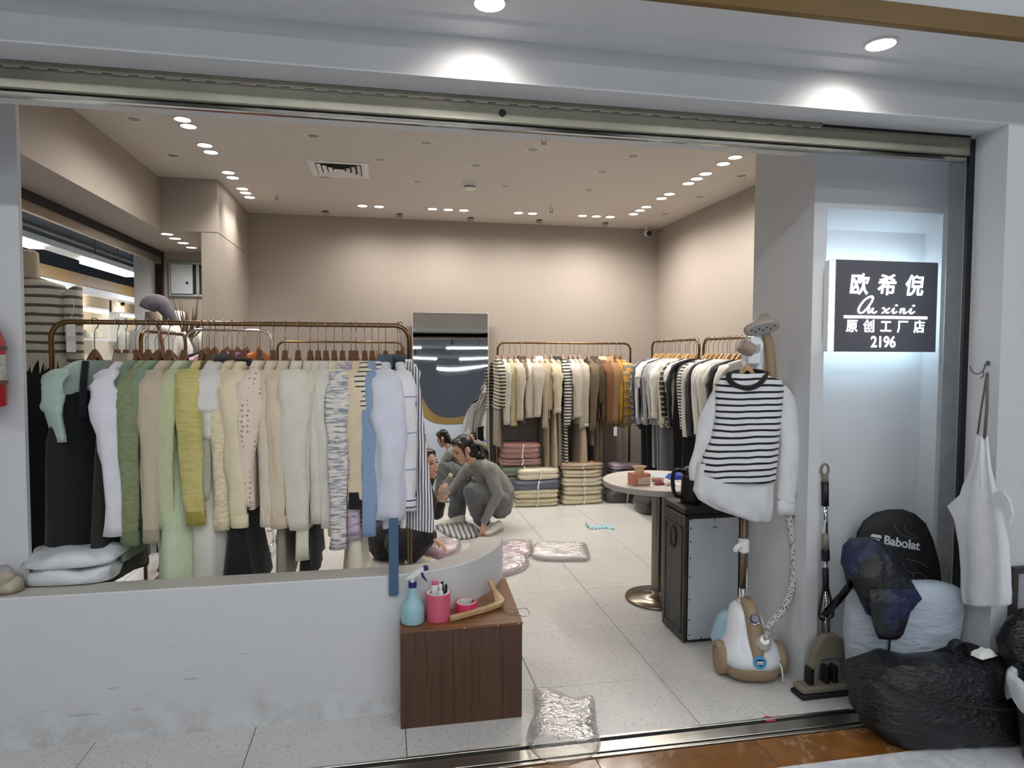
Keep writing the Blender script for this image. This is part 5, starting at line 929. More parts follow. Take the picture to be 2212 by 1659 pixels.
for i, (z0, z1, h, la) in enumerate([(0, .15, '1f2226', 'black wrapped bundle with a white strap left of the table post'), (.15, .235, '31373a', 'charcoal green wrapped bundle on the black one'), (.235, .29, '8d96a6', 'blue grey folded knit on the charcoal bundle'), (.29, .345, '22222c', 'black folded top below the lilac one'), (.345, .40, 'b9a3b4', 'lilac pink wrapped clothes topping the dark stack')]):
    bundle(la, 2.25+.01*i, 2.66-.01*i, 6.44, 6.66, z0, z1, F(h), GP, 2, seed=40+i, strap=i == 0, rz=.04*(i % 2))
for i, (x, y, h_, c_, la) in enumerate([(2.62, 6.05, .16, '22262a', 'dark wrapped bundle under the far end of the right wall rack'), (2.66, 5.66, .22, '2a2a2e', 'black wrapped bundle under the middle of the far wall rack'), (2.62, 5.25, .18, '44484a', 'slate wrapped bundle at the joint of the wall racks'), (2.64, 4.85, .24, '1c1d20', 'tall black wrapped bundle behind the round table'), (2.62, 4.45, .16, '5a5d5c', 'grey green wrapped bundle behind the tea bar machine')]):
    bundle(la, x-.21, x+.21, y-.15, y+.15, 0, h_, F(c_), 'wrapped clothes under the right wall racks', 3, seed=60+i, strap=False)
# ------------------------------------------------------------------ things lying on the shop floor
def polybag(label, pts, h, inner=None, seed=0, group=None, name='polybag', zbase=.002, lump=1.0):
    """flat lumpy bag whose outline on the floor is given by points"""
    P = [Vector((p.x, p.y, 0)) for p in pts]; c = sum(P, Vector())/len(P); t = thing(name, label, 'plastic bag', (c.x, c.y, zbase), 0, group)
    ol = [p-c for p in bez(P+[P[0]], 5)[:-1]]
    def lay(sc, z, amp): return [(p.x*sc*(1+.10*fold_noise(p*6, 1, seed)), p.y*sc*(1+.10*fold_noise(p*6, 1, seed+1)), max(.001, z+amp*lump*fold_noise(p*sc*9*(1+.8*(lump > 1)), 1, seed+2))) for p in ol]
    if inner: MB().loft([lay(.90, .001, 0), lay(.95, h*.3, .006), lay(.9, h*.65, .012), lay(.7, h*.85, .018), lay(.4, h*.92, .014), lay(.1, h*.9, .01)], True).build('folded_garment', inner, t, 'all')
    MB().loft([lay(.98, 0, 0), lay(1.02, h*.35, .012), lay(.97, h*.75, .022), lay(.74, h*1.0, .03), lay(.42, h*1.06, .03), lay(.12, h*1.02, .02)], True).build('clear_film', M_wrap2, t, 'all'); return t
M_wrap2 = clear('shiny_clear_film', (1, 1, 1), .045, .14)
fz0 = lambda *L_: [onz(x, y, 0) for x, y in L_]
polybag('clear bag with a dusty pink garment right of the curved wall end', fz0((1062, 1198), (1090, 1176), (1140, 1174), (1150, 1196), (1128, 1212), (1075, 1222)), .05, F('b99aa6'), 1)
polybag('clear bag with a pale mauve garment lying nearest the curved wall end', fz0((1062, 1232), (1090, 1214), (1128, 1210), (1142, 1222), (1120, 1240), (1075, 1248)), .05, F('b7a6ae'), 2)
polybag('long shiny clear bag with a pale grey garment on the shop floor', fz0((1148, 1196), (1152, 1182), (1180, 1178), (1262, 1182), (1275, 1205), (1258, 1215), (1160, 1212)), .045, F('c5bdb8'), 3)
polybag('clear bag with a rose garment under the hand of the woman in black', fz0((912, 1206), (930, 1185), (962, 1176), (992, 1182), (994, 1196), (950, 1212)), .07, F('a98794'), 4)
polybag('empty clear plastic bag lying across the metal threshold', fz0((1152, 1508), (1200, 1512), (1240, 1528), (1282, 1526), (1288, 1580), (1294, 1632), (1240, 1652), (1170, 1648), (1140, 1612), (1152, 1560)), .055, None, 5, zbase=.008)
t = thing('folded_knit', 'striped folded knit in clear film under the hand of the woman in grey', 'folded clothes', onz(992, 1148, 0)); o_ = Vector(t.location)
P = [onz(*p, 0)-o_ for p in ((942, 1142), (985, 1166), (1036, 1156), (1000, 1131))]
MB().loft([[(p.x*s_, p.y*s_, z) for p in bez(P+[P[0]], 5)[:-1]] for s_, z in ((.98, .001), (1, .008), (1, .022), (.95, .03), (.4, .033))], True).build('knit', F('d2d2d0', 'stripe', h2='55575c', per=.042, duty=.55, axis=0), t, 'all'); MB().loft([[(p.x*s_, p.y*s_, z) for p in bez(P+[P[0]], 5)[:-1]] for s_, z in ((1.0, .001), (1.04, .012), (1.03, .028), (.95, .037), (.4, .040))], True).build('clear_film', M_wrap2, t, 'all')
q = MB(); R_ = [onz(x, y, 0) for x, y in ((1266, 1134), (1272, 1142), (1290, 1143), (1300, 1140), (1325, 1143))]; o_ = R_[2]
rs = []
for i, p in enumerate(bez(R_, 6)):
    w_ = .035*(1 if i < 8 or i > 14 else .4); rs.append([(p.x-o_.x, p.y-o_.y-w_, .003+.008*(i % 3)), (p.x-o_.x, p.y-o_.y+w_, .010+.010*((i+1) % 3)), (p.x-o_.x, p.y-o_.y+w_, .0085+.010*((i+1) % 3)), (p.x-o_.x, p.y-o_.y-w_, .001)])
o = q.loft(rs, True).build('ribbon', F('a5cfd6', rough=.5)); o.location = (o_.x, o_.y, .0); tag(o, 'pale turquoise twisted ribbon scrap on the shop floor', 'ribbon')
p = onz(1660, 1553, 0); o = MB().prism([(-.022, -.02), (.02, -.022), (.026, .006), (.002, .022), (-.018, .012)], 0, .003).build('paper_scrap', solid('pink_scrap', 'c64a5e', .6)); o.location = p; tag(o, 'tiny pink paper scrap on the floor before the threshold', 'paper')
# ------------------------------------------------------------------ tall leaning mirror
def tilt(z): return math.radians(3.3+.95*(1.95-z)+2.1/(1+math.exp((z-.62)/.10)))
zs = [1.952-1.945*i/60 for i in range(61)]; ys = [6.935]
for i in range(60): ys.append(ys[-1]-math.tan(tilt(zs[i]))*(zs[i]-zs[i+1]))
MX0, MX1 = .292, 1.072; mr = thing('wall_mirror', 'tall frameless mirror leaning on the back wall reflecting the mall lights', 'mirror', ((MX0+MX1)/2, ys[-1], 0)); hw_ = (MX1-MX0)/2
M_mir = NT('mirror_glass'); M_mir.set((.86, .88, .88, 1), .015, 1.0); M_mir = M_mir.m
q = MB(); q.loft([[(x*hw_, y-ys[-1]+.012*(x*x-1)*math.exp(-((z-.7)/.35)**2), z) for x in [-1+.125*k for k in range(17)]] for y, z in zip(ys, zs)], False, False); q.build('glass', M_mir, mr, 'all')
q = MB(); q.loft([[(-hw_-.006, y-ys[-1]-.008, z), (hw_+.006, y-ys[-1]-.008, z), (hw_+.006, y-ys[-1]+.022, z), (hw_*.2, y-ys[-1]+.022, z), (-hw_-.006, y-ys[-1]+.022, z)] for y, z in zip(ys, zs)], False); fr = MB()
for x in (-1, 1): fr.loft([[(x*hw_-.006*(x < 0), y-ys[-1]-.008, z), (x*hw_+.006*(x > 0), y-ys[-1]-.008, z), (x*hw_+.006*(x > 0), y-ys[-1]+.02, z), (x*hw_-.006*(x < 0), y-ys[-1]+.02, z)] for y, z in zip(ys, zs)], True)
fr.box((-hw_-.006, ys[0]-ys[-1]-.008, 1.952), (hw_+.006, ys[0]-ys[-1]+.02, 1.960)); fr.build('edge_frame', solid('silver_edge', 'b9b4ac', .4), mr)
MB().loft([[(-hw_, y-ys[-1]+.014, z), (hw_, y-ys[-1]+.014, z), (hw_, y-ys[-1]+.02, z), (-hw_, y-ys[-1]+.02, z)] for y, z in zip(ys, zs)], True).build('backing', M_dark, mr)
# ------------------------------------------------------------------ left end: parcels on the ledge, mannequins, plant, boxes
t = thing('display_plinth', 'white plinth behind the low wall under the mannequin', 'plinth', (-1.66, 3.52, 0)); MB().rbox((-.24, -.19, 0), (.24, .19, .45), .006).build('plinth_body', M_white, t)
M_film = solid('white_poly_mailer', 'dde0e4', .3, bump=.5, bscale=30)
sack('parcel', 'white plastic parcel lying on the ledge under another one', 'parcel', (-1.26, 2.985, .596), [(0, 0, 0, .13, .07), (.008, 0, 0, .165, .09), (.032, 0, 0, .17, .095), (.055, 0, 0, .15, .085), (.062, 0, 0, .08, .05)], M_film, .035, 31, 40, 11, .6)
up = sack('parcel', 'white plastic parcel on top of the stack beside the left pier', 'parcel', (-1.25, 2.985, .660), [(0, 0, 0, .10, .06), (.01, 0, 0, .15, .09), (.035, .005, 0, .165, .095), (.06, .01, 0, .13, .08), (.075, 0, 0, .05, .04)], M_film, .04, 37, 40, 11, .6, .12)
polyb = polybag('clear bag with beige cloth at the left end of the ledge', [Vector((x, y, 0)) for x, y in ((-1.53, 2.84), (-1.42, 2.835), (-1.39, 2.88), (-1.42, 2.915), (-1.52, 2.92))], .07, F('b3a78e'), 9, zbase=.596, lump=2.2)
def mannequin(name, label, loc, top_mat, rz, parts):
    return thing(name, label, 'mannequin', loc, rz)
mq = thing('mannequin', 'headless mannequin in a striped fringed sweater and long black skirt by the left pier', 'mannequin', (-1.65, 3.5, .45)); M_linen = F('c4b59e')
def srow(z, a_, b_, xo=0, amp=0, nf=6): return [(xo+a_*math.cos(2*PI*k/36)+0, b_*math.sin(2*PI*k/36)+amp*math.sin(nf*2*PI*k/36+z*6), z) for k in range(36)]
MB().loft([srow(1.40, .075, .065), srow(1.43, .062, .062), srow(1.50, .060, .060), srow(1.545, .058, .058), srow(1.555, .045, .045)], True).build('neck', M_linen, mq, 40)
MB().loft([srow(1.06, .175, .12, 0, .004), srow(1.12, .165, .118), srow(1.2, .165, .118), srow(1.28, .18, .118), srow(1.35, .19, .105), srow(1.395, .165, .085), srow(1.415, .10, .075), srow(1.425, .075, .066)], False).build('sweater', F('c6bfae', 'stripe', h2='5b5149', per=.042, duty=.66), mq, 'all')
MB().loft([[(.185+.035+.01*s_+ (.040-.008*s_)*math.cos(2*PI*k/18), .055*math.sin(2*PI*k/18)*(1-.15*s_), 1.37-.45*s_+(.03*math.cos(2*PI*k/18)*(s_ < .1))) for k in range(18)] for s_ in [i/8 for i in range(9)]], True, M=Matrix.Translation((-.02, 0, 0))).build('sleeve', F('c6bfae', 'stripe', h2='5b5149', per=.042, duty=.66), mq, 'all')
MB().loft([[(-.185-.035-.01*s_+(.040-.008*s_)*math.cos(2*PI*k/18), .055*math.sin(2*PI*k/18)*(1-.15*s_), 1.37-.45*s_) for k in range(18)] for s_ in [i/8 for i in range(9)]], True, M=Matrix.Translation((.02, 0, 0))).build('sleeve', F('c6bfae', 'stripe', h2='5b5149', per=.042, duty=.66), mq, 'all')
q = MB(); R = random.Random(3)
for k in range(240):
    a_ = 2*PI*k/240; x, y = .176*math.cos(a_), .121*math.sin(a_); l_ = R.uniform(.035, .085); dx, dy = R.uniform(-.012, .012), R.uniform(-.01, .006); q.tube([(x, y, 1.066), (x+dx*.5+.006*math.cos(a_), y+dy*.5+.006*math.sin(a_), 1.066-l_*.5), (x+dx, y+dy, 1.066-l_)], [.005, .0065, .002], 4)
fr = q.build('fringe', F('cfc6b4', 'fluffy'), mq, True); fr['kind'] = 'stuff'
MB().loft([srow(.02, .20, .16, 0, .012, 9), srow(.35, .19, .15, 0, .01, 9), srow(.75, .175, .135, 0, .006, 9), srow(1.0, .155, .118), srow(1.07, .15, .112)], True).build('skirt', F('0e0e10'), mq, 'all'); MB().lathe([(.16, 0), (.16, .012), (.03, .02)], 24).build('stand_base', M_dark, mq, 30)
t = thing('hang_tag', 'long white paper tag hanging at the sleeve of the striped mannequin', 'tag', tuple(at(153, 720, 3.33)), .2); MB().box((-.018, -.001, -.085), (.018, .001, .06)).build('card', M_paper, t); MB().tube([(0, 0, .06), (.01, .03, .12), (.0, .05, .16)], .0015, 5).build('string', M_strap, t)
# white mannequins and bag by the alcove
M_wcl = F('dcdad4'); 
def torso(label, x, y, zs_, mat, rz=0, neckmat=None, turtle=False):
    t = thing('mannequin', label, 'mannequin', (x, y, 0), rz); g = zs_-1.40
    MB().loft([[(px*1, py, z+g) for px, py, z in srow(z_, a_, b_)] for z_, a_, b_ in ((.85, .17, .12), (1.0, .155, .11), (1.15, .16, .112), (1.28, .18, .112), (1.36, .185, .10), (1.40, .15, .08), (1.43, .075, .066))], True).build('shirt', mat, t, 'all')
    MB().loft([[(px, py, z+g) for px, py, z in srow(z_, a_, a_)] for z_, a_ in ((1.41, .066), (1.46, .06), (1.53, .058), (1.54, .04))], True).build('collar' if turtle else 'neck', neckmat or M_linen, t, 'all')
    for s_ in (-1, 1): MB().tube([(s_*.17, 0, 1.37+g), (s_*.215, 0, 1.25+g), (s_*.225, -.02, .95+g)], [.05, .055, .042], 12).build('sleeve', mat, t, 'all')
    MB().tube([(0, 0, .02), (0, 0, .9+g)], .018, 10).build('pole', M_chrome, t, 'all'); MB().lathe([(.15, 0), (.15, .01), (.02, .02)], 24).build('stand_base', M_chrome, t, 30); return t
m1 = torso('headless mannequin in a white shirt with a grey shawl by the side opening', at(332, 700, 5.55).x, 5.55, 1.71, M_wcl, .3)
torso('headless mannequin in a white high neck top in front of the alcove', at(384, 690, 6.55).x, 6.55, 1.77, M_wcl, .3, M_wcl, True)
sh_ = [at(318, 668, 5.40), at(326, 656, 5.40), at(345, 655, 5.40), at(358, 668, 5.41), at(368, 684, 5.42), at(378, 700, 5.44)]
o = MB().tube(bez(sh_, 4), [.055, .06, .062, .064, .066, .066, .066, .064, .062, .06, .058, .056, .052, .05, .048, .046, .044, .04, .038, .035, .03], 14).build('shawl', F('6a6670'), None, 'all'); tag(o, 'dark grey shawl draped over the white mannequin by the side opening', 'shawl')
t = thing('shoulder_bag', 'bag with a brown strap hanging on the white mannequin', 'bag', tuple(at(350, 800, 5.40))); o_ = Vector(t.location); MB().tube([at(334, 690, 5.46)-o_, at(344, 710, 5.44)-o_, at(352, 750, 5.43)-o_, at(354, 790, 5.41)-o_], .013, 8).build('strap', solid('brown_leather', '7a5238', .5), t, 'all'); MB().rbox((-.1, -.03, -.18), (.1, .03, .02), .02).build('bag_body', F('dcd6cb'), t)
pt = thing('potted_plant', 'dry spiky plant on a white column stand in the alcove', 'plant', (at(412, 690, 6.1).x-.03, 6.1, 0)); MB().rbox((-.12, -.12, 0), (.12, .12, 1.45), .005).build('column_stand', M_white, pt); MB().lathe([(.05, 1.45), (.075, 1.50), (.07, 1.58), (.04, 1.63), (.045, 1.66)], 20).build('vase', solid('grey_vase', '8a8780', .5), pt, 30)
R = random.Random(5); M_leaf = solid('dry_leaf', '6b5a40', .7, var=.25)
for k in range(26):
    a_ = R.uniform(0, 2*PI); sp_ = R.uniform(.03, .16); l_ = R.uniform(.10, .34) if k > 5 else R.uniform(.3, .42); e_ = Vector((math.cos(a_)*sp_, math.sin(a_)*sp_, 1.64+l_)); b_ = Vector((math.cos(a_)*.015, math.sin(a_)*.015, 1.63)); m_ = (b_+e_)/2+Vector((math.cos(a_)*.015, math.sin(a_)*.015, .03)); MB().tube([b_, m_, e_], [.004, .009 if k > 5 else .004, .001], 5).build('leaf', M_leaf, pt, True)
eb = thing('electrical_box', 'grey electrical box with a half open door on the alcove wall', 'electrical box', (-1.83, 7.03, 2.08)); M_eb = solid('grey_enamel', '9aa3a6', .4)
q = MB(); [q.box(a_, b_) for a_, b_ in (((-.22, -.03, 0), (-.2, 0, .33)), ((.22, -.03, 0), (.24, 0, .33)), ((-.2, -.03, 0), (.22, 0, .02)), ((-.2, -.03, .31), (.22, 0, .33)), ((.03, -.03, .02), (.055, 0, .31)))]; q.build('box_frame', M_eb, eb); MB().box((-.2, -.004, .02), (.22, 0, .31)).build('dark_interior', M_dark, eb)
MB().rbox((-.198, -.045, .022), (.0, -.033, .308), .003).build('door', solid('pale_grey_enamel', 'b4bec2', .3), eb); MB().lathe([(.012, 0), (.01, .012)], 12, Matrix.Translation((-.05, -.045, .13)) @ Matrix.Rotation(PI/2, 4, 'X')).build('latch', M_dark, eb); MB().rbox((.10, -.02, .06), (.18, -.005, .24), .004).build('breaker_panel', solid('beige_breaker', '9a8f78', .5), eb)
fe = thing('fire_extinguisher', 'red fire extinguisher hung on the left pier at the picture edge', 'fire extinguisher', (-1.485, 2.86, 1.32)); M_red = solid('fire_red', 'b01020', .3, var=.03)
MB().lathe([(.052, 0), (.06, .006), (.06, .25), (.045, .29), (.018, .305), (.018, .33)], 28).build('cylinder', M_red, fe, 30); MB().lathe([(.0606, .10), (.0606, .20)], 28, cap=False).build('label_band', solid('label_paper', 'c9c9c4', .5, var=.3, scale=70), fe, 'all')
for z in (.085, .215): MB().lathe([(.0605, z), (.064, z+.002), (.064, z+.016), (.0605, z+.018)], 28, cap=False).rbox((-.02, .05, z), (.02, .082, z+.018), .002).build('bracket_strap', solid('brown_strap', '6a5244', .5), fe, 30)
q = MB(); q.rbox((-.012, -.05, .33), (.012, .02, .345), .003); q.rbox((-.01, -.055, .35), (.01, .02, .358), .002); q.build('valve_lever', M_black, fe)
# ------------------------------------------------------------------ side corridor seen through the left opening
tl = thing('ceiling_light', 'long suspended light channel with bright tubes in the side corridor', 'ceiling light', (-4.62, 12, 2.98)); MB().rbox((-.14, -5.2, .012), (.14, 8, .10), .004).build('channel', M_hous, tl)
for y0, y1 in ((-3.6, -1.85), (-.35, 1.5), (3.2, 5)): MB().box((-.09, y0, -.05), (.09, y1, .012)).build('tube', M_tube, tl)
for y_ in (-4, 0, 4): MB().tube([(0, y_, .1), (0, y_, .77)], .01, 6).build('hanger_rod', M_pipe, tl)
for i, (x, z, r, la) in enumerate([(-3.1, 3.3, .05, 'grey service pipe nearest the side opening'), (-3.5, 3.45, .03, 'thin grey conduit second from the side opening'), (-4.0, 3.44, .06, 'thick service pipe over the middle of the corridor'), (-5.1, 3.4, .04, 'grey conduit beyond the light channel'), (-5.35, 3.2, .025, 'thin conduit beside the gold band')]):
    t = thing('service_pipe', la, 'pipe', (x, 5, z), 0, 'corridor service pipes'); MB().tube([(0, -1.5, 0), (0, 15, 0)], r, 8).build('pipe_run', M_pipe, t, 'all')
    for y_ in (0, 5, 10): MB().tube([(0, y_, r), (0, y_, 3.75-z)], .008, 5).build('pipe_hanger', M_pipe, t, 'all')
t = thing('air_duct', 'square grey air duct across the corridor ceiling', 'duct', (-4.0, 9.2, 3.57)); MB().rbox((-1.5, -.5, 0), (1.5, .5, .16), .01).build('duct_body', M_duct, t); MB().box((-.3, -.52, -.01), (-.26, .52, .17)).build('flange', M_pipe, t)
M_warm = plaster('warm_shop_wall', 'e2d6c2')
fa = struct(MB().box((-5.75, 2.8, 2.66), (-5.55, 26, 2.78)).build('wall_opposite_fascia', M_white)); struct(MB().rbox((-5.55, 2.8, 2.78), (-5.52, 26, 2.99), .004).build('trim_10', solid('gold_panel_far', '7a5a22', .5)))
struct(MB().box((-6.5, 2.8, 0), (-6.3, 26, 3)).build('wall_opposite_shop', M_warm)); struct(MB().box((-6.3, 2.8, 2.75), (-5.75, 26, 2.85)).build('ceiling_opposite_shop', M_ceil)); struct(MB().box((-9, 26, 0), (-2.2, 26.2, 3.8)).build('wall_corridor_end', M_white))
for i, y in enumerate((11, 13.2, 15.4, 17.6, 19.8)):
    t = thing('downlight', f'warm downlight in the shop across the corridor, {ORD[i]} from the near end', 'downlight', (-6.0, y, 2.75), 0, 'downlights across the corridor'); inst('ring', ringm, t); inst('lamp_face', discm, t); spot(t, (0, 0, -.03), 110, 150, 1, (1, .90, .76))
M_led = emit('warm_led_strip', (1, .84, .55), 4.0)
zst = onx(287, 684, -6.0).z
for i, (p0, p1, la) in enumerate([(150, 232, 'nearer'), (262, 318, 'farther')]):
    y0, y1 = onx(p0, 680, -6.0).y, onx(p1, 680, -6.0).y
    t = thing('display_shelf', f'white wall shelf with a warm strip light across the corridor, {la} of the two', 'shelf', (-6.3, (y0+y1)/2, zst), 0, 'lit shelves across the corridor'); L_ = (y1-y0)/2; MB().box((0, -L_, .03), (.34, L_, .07)).build('shelf_board', M_matte_white, t); MB().box((.28, -L_, -.035), (.335, L_, .03)).build('led_strip', M_led, t)
    MB().box((0, -L_, -.62), (.34, L_, -.58)).build('lower_board', M_matte_white, t); MB().box((0, -L_, -.58), (.34, -L_+.04, .03)).build('side_board', M_matte_white, t); MB().box((0, L_-.04, -.58), (.34, L_, .03)).build('side_board', M_matte_white, t)
    for k in range(4):
        o = MB().rbox((-.12, -.10, 0), (.12, .10, .12+.05*(k % 2)), .02).build('folded_clothes', F(('d8d2c4', '8f8a84', 'e0dcd2')[k % 3])); o.location = (-6.14, y0+.35+(y1-y0-.7)*k/3, zst-.577); tag(o, f'pale folded clothes, {ORD[k]} along the {la} lit shelf across the corridor', 'folded clothes', 'folded clothes across the corridor')
t = thing('poster', 'small framed black and white poster across the corridor', 'poster', (-6.28, onx(247, 662, -6.28).y, onx(247, 662, -6.28).z)); MB().box((-.01, -.22, -.28), (.012, .22, .28)).build('frame', M_dark, t); MB().box((.012, -.2, -.26), (.014, .2, .26)).build('print', solid('grey_print_sheet', 'bcb9b2', .5, var=.5, scale=7), t)
t = thing('security_camera', 'white dome camera under the fascia across the corridor', 'camera', (-5.9, onx(262, 648, -5.9).y, 2.70)); MB().lathe([(.07, .05), (.07, .0), (.05, -.04)], 16).build('mount', M_matte_white, t, 30); MB().ell((0.03, -.01, -.06), .05, 12, 8).build('lens', M_black, t, 'all')
# opposite side of the mall, only seen in the mirror
struct(MB().box((-9, -10.5, 0), (6, -10.3, 2.4)).build('wall_mall_opposite', M_white)); struct(MB().rbox((-9, -10.3, 2.35), (6, -10.25, 2.75), .005).build('trim_11', solid('gold_panel_opposite', '9a7420', .4)))
# ------------------------------------------------------------------ two women crouching on the shop floor
def remesh(name, mb, mat, parent, voxel, smooth, wr=0):
    me = mb.mesh('raw', mat); o = bpy.data.objects.new('raw', me); COL.objects.link(o)
    m_ = o.modifiers.new('r', 'REMESH'); m_.mode = 'VOXEL'; m_.voxel_size = voxel; m_.use_smooth_shade = True
    s_ = o.modifiers.new('s', 'SMOOTH'); s_.factor = .5; s_.iterations = smooth
    bpy.context.view_layer.update(); dg = bpy.context.evaluated_depsgraph_get(); nm = bpy.data.meshes.new_from_object(o.evaluated_get(dg)); bpy.data.objects.remove(o)
    if wr:
        nn_ = [v.normal.copy() for v in nm.vertices]
        for v, vn in zip(nm.vertices, nn_): v.co += vn*wr*(fold_noise(v.co+Vector((0, 0, v.co.x*.6)), 13, 2)+.6*fold_noise(v.co, 27, 5))
    nm.materials.clear(); nm.materials.append(mat); nm.polygons.foreach_set('use_smooth', [True]*len(nm.polygons))
    r = bpy.data.objects.new(name, nm); COL.objects.link(r); r.parent = parent; return r
def cap(q, a, ra, b, rb, n=14):
    a, b = Vector(a), Vector(b); d = b-a; L = d.length
    if L < 1e-5: return q.ell(a, ra, n, 8)
    d = d/L; ax = Vector((0, 0, 1)) if abs(d.z) < .9 else Vector((1, 0, 0)); x = d.cross(ax).normalized(); y = d.cross(x); rings = []
    for k in range(1, 6): t_ = PI/2*k/5; rings.append((a-d*ra*math.cos(t_), ra*math.sin(t_)))
    for k in range(0, 5): t_ = PI/2*k/5; rings.append((b+d*rb*math.sin(t_), rb*math.cos(t_)))
    return q.loft([[c+(x*math.cos(2*PI*j/n)+y*math.sin(2*PI*j/n))*r for j in range(n)] for c, r in rings], True)
def chain(q, pts):
    for (a, ra), (b, rb) in zip(pts, pts[1:]): cap(q, a, ra, b, rb)
    return q
def skin_mat(name, h):
    t = NT(name); c = hexc(h); f = t.noise(t.coord(), 9, 3); return t.set(t.ramp(f, [(.3, tuple(x*.9 for x in c[:3])), (.7, c)]), .5, None, Subsurface_Weight=.12, Subsurface_Scale=.01)
M_skin = skin_mat('skin', 'd2a48c'); M_hairk = solid('black_hair', '15110f', .35, var=.2, scale=40, bump=.4, bscale=120); M_hairb = solid('dark_brown_hair', '2c1b15', .35, var=.2, scale=40, bump=.4, bscale=120)
M_eye = solid('dark_eye', '1a1210', .2); M_lip = solid('lips', 'a85a50', .45); M_brow = solid('eyebrow', '2a1e18', .8)
def head(q, c, fwd, up, k=1.0):
    """cranium, jaw, nose, chin, ears of a head; returns its frame (x = face's left, y = backwards, z = up)"""
    f = Vector(fwd).normalized(); u = Vector(up); l_ = u.cross(f).normalized(); u = f.cross(l_).normalized(); b_ = -f
    M = Matrix(((l_.x, b_.x, u.x, c[0]), (l_.y, b_.y, u.y, c[1]), (l_.z, b_.z, u.z, c[2]), (0, 0, 0, 1))) @ Matrix.Scale(k, 4)
    q.ell((0, .01, .035), (.072, .090, .078), 18, 12, M); q.ell((0, -.025, -.02), (.060, .062, .085), 18, 12, M); q.ell((0, -.045, -.075), (.034, .036, .032), 14, 10, M)
    q.ell((0, -.086, -.012), (.012, .016, .013), 10, 8, M); q.ell((0, -.080, .008), (.009, .014, .026), 10, 8, M)
    q.ell((0, -.078, -.047), (.021, .012, .0075), 12, 8, M); q.ell((0, -.076, -.057), (.018, .012, .007), 12, 8, M)
    for s_ in (-1, 1): q.ell((s_*.033, -.066, -.012), (.022, .016, .020), 12, 8, M); q.ell((s_*.074, .012, -.005), (.009, .020, .031), 10, 8, M); q.ell((s_*.030, -.074, .028), (.024, .010, .008), 10, 8, M)
    return M
def face_parts(M, parent):
    for s_ in (-1, 1):
        q = MB(); q.ell((s_*.031, -.0795, .012), (.0125, .006, .0065), 12, 8, M); q.build('eye', M_eye, parent, 'all')
        q = MB(); q.tube([M @ Vector(p) for p in ((s_*.014, -.0855, .031), (s_*.031, -.0845, .036), (s_*.049, -.072, .030))], [.002, .003, .0015], 6); q.build('eyebrow', M_brow, parent, 'all')
    q = MB(); q.ell((0, -.0875, -.047), (.019, .005, .0055), 12, 6, M); q.ell((0, -.0855, -.056), (.017, .005, .0055), 12, 6, M); q.build('lips', M_lip, parent, 'all')
def hand(q, wrist, dirv, palmn, k=1.0, curl=.5, thumb=1):
    """palm, four unequal bent fingers, thumb leaving the side of the palm near its base"""
    d = Vector(dirv).normalized(); n_ = Vector(palmn); n_ = (n_-d*n_.dot(d)).normalized(); s_ = d.cross(n_); w_ = Vector(wrist)
    for a_ in (-.026, -.009, .009, .026): cap(q, w_+d*.012*k+s_*a_*.7*k, .013*k, w_+d*.078*k+s_*a_*k, .0115*k, 10)
    for a_, L in ((-.029, .055), (-.0095, .068), (.0095, .073), (.028, .064)):
        p0 = w_+d*.080*k+s_*a_*k; a1 = curl*.6; p1 = p0+(d*math.cos(a1)+n_*math.sin(a1)+s_*a_*2)*L*.45*k; a2 = a1+curl*.9; p2 = p1+(d*math.cos(a2)+n_*math.sin(a2))*L*.33*k; a3 = a2+curl*.5; p3 = p2+(d*math.cos(a3)+n_*math.sin(a3))*L*.26*k
        chain(q, [(p0, .0088*k), (p1, .0082*k), (p2, .0074*k), (p3, .0062*k)])
    p0 = w_+d*.022*k+s_*.022*thumb*k; p1 = p0+(d*.6+s_*thumb*.75+n_*.35).normalized()*.038*k; p2 = p1+(d*.85+s_*thumb*.25+n_*.5).normalized()*.032*k; p3 = p2+(d*.9-s_*thumb*.05+n_*.5).normalized()*.022*k
    chain(q, [(p0, .013*k), (p1, .0105*k), (p2, .009*k), (p3, .007*k)])
# --- woman in grey, squatting in profile, bending towards the left
pg = thing('person', 'woman in grey cardigan and grey trousers squatting and reaching for the folded knit', 'person', (.8, 5.65, 0)); o_ = Vector(pg.location)
def W(px, py, Y): return at(px, py, Y)-o_
pel, wai, che, sho = W(1074, 1076, 5.73), W(1072, 1050, 5.72), W(1054, 1026, 5.70), W(1040, 1010, 5.68)
nk, hc = W(1022, 1000, 5.66), W(1001, 972, 5.63)
ns, ne, nw = W(1056, 1014, 5.52), W(1075, 1068, 5.47), W(1046, 1128, 5.46)
fs, fe, fwr = W(1012, 1014, 5.84), W(988, 1046, 5.86), W(964, 1068, 5.82)
nh, nkn, na = W(1077, 1084, 5.62), W(1020, 1063, 5.50), W(1042, 1124, 5.62)
fh, fkn, fa = W(1068, 1080, 5.84), W(994, 1046, 5.88), W(986, 1112, 5.92)
q = MB(); HMx = head(q, hc, (-.86, -.30, -.42), (-.35, 0, 1), 1.0)
chain(q, [(hc+Vector((.03, 0, -.02)), .045), (nk, .046), (sho, .07), (che, .095), (wai, .09), (pel, .105)])
chain(q, [(sho, .06), (ns, .045), (ne, .036), (nw, .025)]); chain(q, [(sho, .06), (fs, .045), (fe, .036), (fwr, .024)])
chain(q, [(pel, .09), (nh, .085), (nkn, .055), (na, .036)]); chain(q, [(pel, .09), (fh, .085), (fkn, .055), (fa, .036)])
hand(q, nw, (-.18, -.10, -1), (-.6, .55, 0), 1.0, .55, 1); hand(q, fwr, (-.8, -.2, -.45), (-.2, .4, -1), .95, .5, 1)
